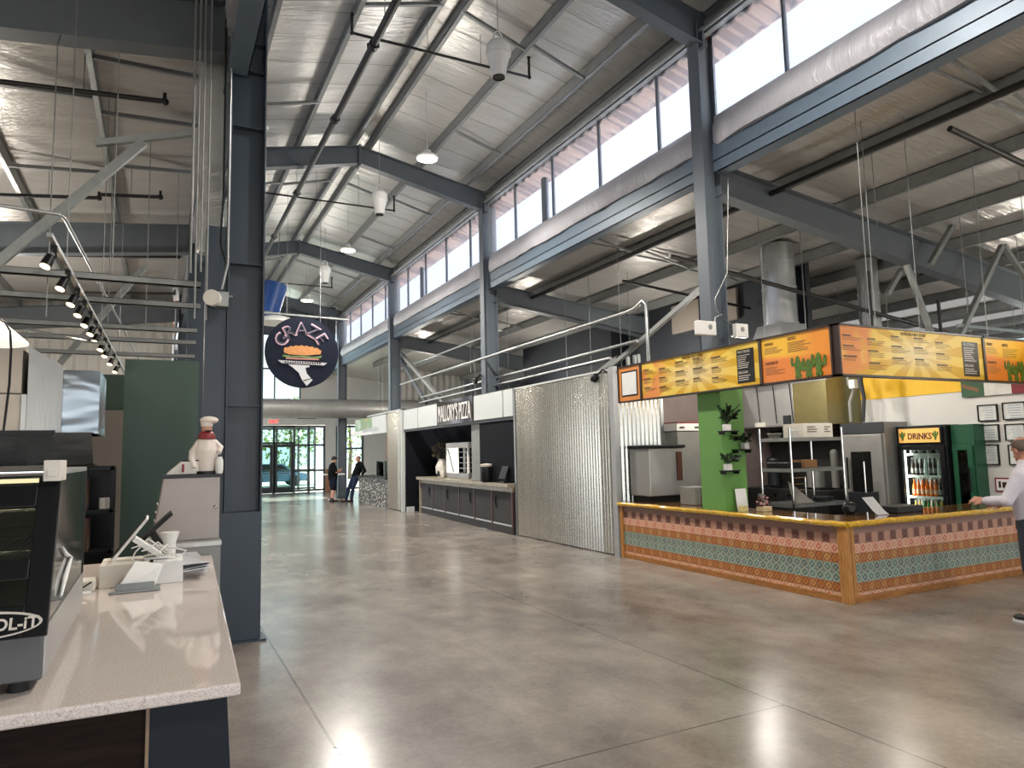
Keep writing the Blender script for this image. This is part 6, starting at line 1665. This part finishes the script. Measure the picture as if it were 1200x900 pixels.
        so.add(pp + [p_ + up * .022 for p_ in pp], [tuple(range(m_))[::-1], tuple(range(m_, 2 * m_))] + [(i, (i + 1) % m_, m_ + (i + 1) % m_, m_ + i) for i in range(m_)])
        so.build('sole', M_.get('sole', RUBBER), t)
    hb = MB(); nn, mm = 28, 18; hc = hd + hu * .032; lim = PI * .66
    def hv(i, j):
        th = lim * i / mm; ph = 2 * PI * j / nn
        return hc + sd * (math.sin(th) * math.cos(ph) * .083) + fwd * (math.sin(th) * math.sin(ph) * .103) + hu * (math.cos(th) * .1)
    for i in range(mm + 1):
        for j in range(nn): hb.v.append(hv(i, j))
    for i in range(mm):
        for j in range(nn):
            ph = 2 * PI * (j + .5) / nn; th = lim * (i + .5) / mm; f = math.sin(ph)
            low = 1.95 - .9 * max(0, f + .3) if f > -.3 else 2.05
            if th > max(.75, low): continue
            if bald and (th < .95 or f > .35): continue
            hb.f.append([i * nn + j, i * nn + (j + 1) % nn, (i + 1) * nn + (j + 1) % nn, (i + 1) * nn + j]); hb.m.append(0)
    ho = hb.build('hair', M_['hair'], t, smooth=80); so = ho.modifiers.new('thick', 'SOLIDIFY'); so.thickness = .01; so.offset = 0
    if cap:
        c2 = MB().ball(hd + hu * .055, (.09, .11, .08), 20, 10, rot); c2.hexa([hd + fwd * .08 + sd * q + hu * .05 for q in (-.065, .065)] + [hd + fwd * .17 + sd * q + hu * .035 for q in (.05, -.05)], [hd + fwd * .08 + sd * q + hu * .062 for q in (-.065, .065)] + [hd + fwd * .17 + sd * q + hu * .043 for q in (.05, -.05)])
        c2.build('cap', M_['cap'], t, smooth=60)
    for s in (-1, 1): MB().ball(hd + sd * (s * .033) + fwd * .086 + hu * .01, (.012, .008, .007), 10, 8, rot).build('eye', INK, t, smooth=60)
    MB().tube([hd + fwd * .103 - hu * .057 + sd * q for q in (-.024, 0, .024)], [.002, .005, .002], 6).build('mouth', mk('lips', (150, 90, 84), .6), t, smooth=60)
    t.location = Vector(loc); t.rotation_euler = (0, 0, rz); W[t] = Vector(loc)
    return t
def ring_belt(c, rx, ry, h=.04, n=24):
    vs = []; fs = []
    for z in (-h / 2, h / 2):
        for q in (1, .9):
            for i in range(n):
                a = 2 * PI * i / n; vs.append(c + Vector((rx * q * math.cos(a), ry * q * math.sin(a), z)))
    for i in range(n):
        j = (i + 1) % n
        fs += [(i, j, 2 * n + j, 2 * n + i), (n + j, n + i, 3 * n + i, 3 * n + j), (2 * n + i, 2 * n + j, 3 * n + j, 3 * n + i), (j, i, n + i, n + j)]
    return vs, fs
NAVYC = mk('navy_trousers', (28, 32, 44), .8, 0, .1)
BLKC = mk('black_shirt', (17, 18, 20), .95, 0, .1, spec=.1)
JEAN = mk('blue_jeans', (36, 46, 66), .9, 0, .15, 20, spec=.1)
LAV = mk('pale_lilac_shirt', (206, 200, 208), .8, 0, .05, 14, .25, 9)
HAIRB = mk('dark_hair', (32, 26, 22), .7, 0, .2, 30)
HAIRG = mk('grey_brown_hair', (92, 76, 66), .7, 0, .2, 30)
SHOE = mk('black_shoe', (22, 22, 24), .5, 0, .1)
# man at the right edge, seen from behind at the counter
J = dict(pelvis=(0, 0, .96), chest=(0, .02, 1.36), neck=(0, .03, 1.50), head=(0, .06, 1.615), shl=(-.19, .02, 1.38), shr=(.19, .02, 1.38),
         ell=(-.27, .12, 1.14), elr=(.29, .1, 1.14), wrl=(-.16, .36, 1.12), wrr=(.18, .34, 1.08), hipl=(-.1, 0, .9), hipr=(.1, 0, .9),
         knl=(-.12, .03, .5), knr=(.12, .05, .5), anl=(-.13, -.02, .085), anr=(.13, .02, .085), toel=(-.04, .14, -.04), toer=(.05, .14, -.04),
         hdl=(.1, 1, .12), hdr=(-.2, 1, .0), pnl=(.6, 0, -.7), pnr=(-1, 0, -.3), fat=(1.12,), sp=(1.5,), curl=(.45,))
person('man in a pale lilac shirt and dark trousers at the tiled counter, seen from behind', (7.52, 3.82, 0), .1, J, (.45, 1, -.15),
       dict(skin=mk('ruddy_skin', (186, 132, 108), .5, 0, .06, 30), shirt=LAV, long=True, legs=NAVYC, shorts=False, shoe=SHOE, sole=mk('white_sole', (200, 198, 194), .6), hair=HAIRG), bald=True)
# two men by the stone counter
J = dict(pelvis=(0, 0, .93), chest=(0, -.01, 1.33), neck=(0, .02, 1.47), head=(0, .05, 1.585), shl=(-.18, 0, 1.34), shr=(.18, 0, 1.34),
         ell=(-.25, .08, 1.12), elr=(.25, .08, 1.12), wrl=(-.08, .27, 1.2), wrr=(.08, .28, 1.16), hipl=(-.1, 0, .88), hipr=(.1, 0, .88),
         knl=(-.11, .02, .48), knr=(.11, .02, .48), anl=(-.11, -.02, .085), anr=(.11, -.02, .085), hdl=(.7, .5, .2), hdr=(-.7, .5, .1), pnl=(0, -1, .2), pnr=(0, -1, .2), fat=(1.22,), hem=(1,))
person('man in a dark cap, black shirt and shorts standing with folded hands, left of two', (5.98, 27.15, 0), -PI / 2, J, (0, 1, 0),
       dict(skin=SKINM, shirt=BLKC, long=False, legs=mk('dark_shorts', (26, 30, 40), .9, spec=.1), shorts=True, shoe=SHOE, hair=HAIRB, cap=mk('dark_cap', (28, 30, 34), .8)), cap=True)
J = dict(pelvis=(0, -.12, .95), chest=(0, -.26, 1.34), neck=(0, -.27, 1.48), head=(0, -.22, 1.60), shl=(-.185, -.27, 1.36), shr=(.185, -.27, 1.36),
         ell=(-.27, -.36, 1.14), elr=(.27, -.36, 1.14), wrl=(-.22, -.24, 1.0), wrr=(.22, -.24, 1.0), hipl=(-.1, -.1, .9), hipr=(.1, -.1, .9),
         knl=(-.11, .06, .5), knr=(.11, .12, .5), anl=(-.11, .13, .085), anr=(.11, .24, .085), hdl=(.2, .8, -.6), hdr=(-.2, .8, -.6), pnl=(0, 0, -1), pnr=(0, 0, -1), fat=(1.05,))
person('balding man in black with blue jeans leaning back against the stone counter, right of two', (6.62, 26.6, 0), PI / 2 + .25, J, (0, 1, -.1),
       dict(skin=SKINM, shirt=BLKC, long=True, legs=JEAN, shorts=False, shoe=SHOE, hair=HAIRG), bald=True)

# =================================================================== outside the entrance
def tree(x, y, h, r, label):
    t = thing('tree', label, 'tree', (x, y, -.05), 'trees outside the entrance')
    MB().tube([(x, y, -.05), (x + .1, y, h * .3), (x, y, h * .6)], [.16, .13, .08], 10).build('trunk', BARK, t, smooth=60)
    b = MB(); rr = random.Random(int(x * 10))
    for i in range(700):
        d = Vector((rr.gauss(0, 1), rr.gauss(0, 1), rr.gauss(0, 1))).normalized() * (rr.random() ** .4)
        c = Vector((x + d.x * r, y + d.y * r, h * .58 + d.z * h * .42))
        u = Vector((rr.gauss(0, 1), rr.gauss(0, 1), rr.gauss(0, 1))).normalized(); v = u.cross(Vector((rr.random(), rr.random(), 1))).normalized()
        s = rr.uniform(.1, .2)
        b.add([c - u * s, c + v * s * .6, c + u * s, c - v * s * .6], [(0, 1, 2, 3)])
    b.build('crown', LEAFT, t)
tree(3.2, 54, 7.5, 2.4, 'leafy tree seen through the left entrance doors')
tree(8.1, 50, 6.0, 2.2, 'leafy tree seen through the glass right of the entrance doors')
tree(13.4, 55, 7, 2.9, 'leafy tree beyond the narrow window right of the entrance')
tree(-2.5, 55, 7, 3.0, 'leafy tree seen far left through the entrance glass')
t = thing('car', 'parked car seen through the entrance doors', 'car', (6.2, 46, -.05))
CARM = mk('silver_blue_car', (96, 120, 150), .2, .4, 0)
MB().prism([(4.2, .25), (8.4, .25), (8.45, .7), (7.6, .85), (6.9, 1.35), (5.4, 1.38), (4.6, .9), (4.15, .8)], 'y', 45.2, 46.8).build('body', CARM, t, bevel=.06)
MB().prism([(5.0, .92), (7.3, .92), (6.8, 1.28), (5.45, 1.3)], 'y', 45.18, 45.2).build('side_window', BLACK, t)
for x in (5.0, 7.6):
    for y in (45.2, 46.8): MB().cyl((x, y - .1, .28), (x, y + .1, .28), .32, n=20).build('wheel', RUBBER, t, smooth=40)

# =================================================================== light
w = bpy.data.worlds.new('sky'); SC.world = w; w.use_nodes = True
nt = w.node_tree; bg = nt.nodes['Background']
sky = nt.nodes.new('ShaderNodeTexSky'); sky.sky_type = 'HOSEK_WILKIE'; sky.turbidity = 3.5; sky.ground_albedo = .5
sky.sun_direction = Vector((-.1, .75, .85)).normalized()
mx = nt.nodes.new('ShaderNodeMix'); mx.data_type = 'RGBA'; mx.inputs[0].default_value = .88
nt.links.new(sky.outputs[0], mx.inputs[6]); mx.inputs[7].default_value = (.86, .92, 1.0, 1)
nt.links.new(mx.outputs[2], bg.inputs[0]); bg.inputs[1].default_value = 3.3
def sun(d, e):
    L = bpy.data.lights.new('sun', 'SUN'); L.energy = e; L.angle = .01; L.color = (1, .95, .86)
    o = bpy.data.objects.new('sun', L); COL.objects.link(o); o.rotation_euler = Vector(d).to_track_quat('-Z', 'Y').to_euler()
sun((.02, -.62, -.78), 26)
def lamp(loc, e, col=(1, .94, .85), r=.2, spot=True):
    L = bpy.data.lights.new('lamp', 'SPOT' if spot else 'POINT'); L.energy = e
    if spot: L.spot_size = 2.75; L.spot_blend = .5
    L.energy = e; L.color = col; L.shadow_soft_size = r
    o = bpy.data.objects.new('lamp', L); COL.objects.link(o); o.location = loc
for p in PP: lamp((p[0], p[1], p[2] - .25), 1150 if p[1] < 20 else 450); lamp((p[0], p[1], p[2] - .35), 95, r=.3, spot=False)
for p in ((4.3, 4.6, 7.1), (4.3, -2.5, 7.1)): lamp(p, 850)  # extra unseen lights without fixtures, added to brighten the near nave
for p in ((11.5, 3.0, 3.4), (10.2, 13.0, 3.6), (15, 7, 3.3), (15, 15, 3.4), (10, 19, 3.6), (9.0, 25.5, 3.6)): lamp(p, 150, spot=False)  # fill lights without fixtures, added to lift the dark right aisle
lamp((8.6, 8.5, 2.85), 75, spot=False); lamp((9.0, 6.4, 2.85), 30, spot=False)
for p in ((-3.6, 4.4, 3.9), (-2.5, 13.5, 3.9), (-3, 18, 4.0)): lamp(p, 110 if p[1] < 10 else 220, spot=False)  # fill lights without fixtures, added to lift the left aisle
L = bpy.data.lights.new('fridge_light', 'AREA'); L.shape = 'RECTANGLE'; L.size = .04; L.size_y = 1.2; L.energy = 8; L.color = (1, .97, .9)
o = bpy.data.objects.new('fridge_light', L); COL.objects.link(o); o.location = (10.30, 6.96, 1.0); o.rotation_euler = Vector((.35, -1, 0)).to_track_quat('-Z', 'Y').to_euler()
vs_ = SC.view_settings; vs_.view_transform = 'Standard'; vs_.look = 'None'; vs_.gamma = 1; vs_.exposure = .1; vs_.use_curve_mapping = False
cy = SC.cycles; cy.max_bounces = 8; cy.diffuse_bounces = 4; cy.glossy_bounces = 4; cy.transparent_max_bounces = 12; cy.sample_clamp_indirect = 6; cy.caustics_reflective = False; cy.caustics_refractive = False
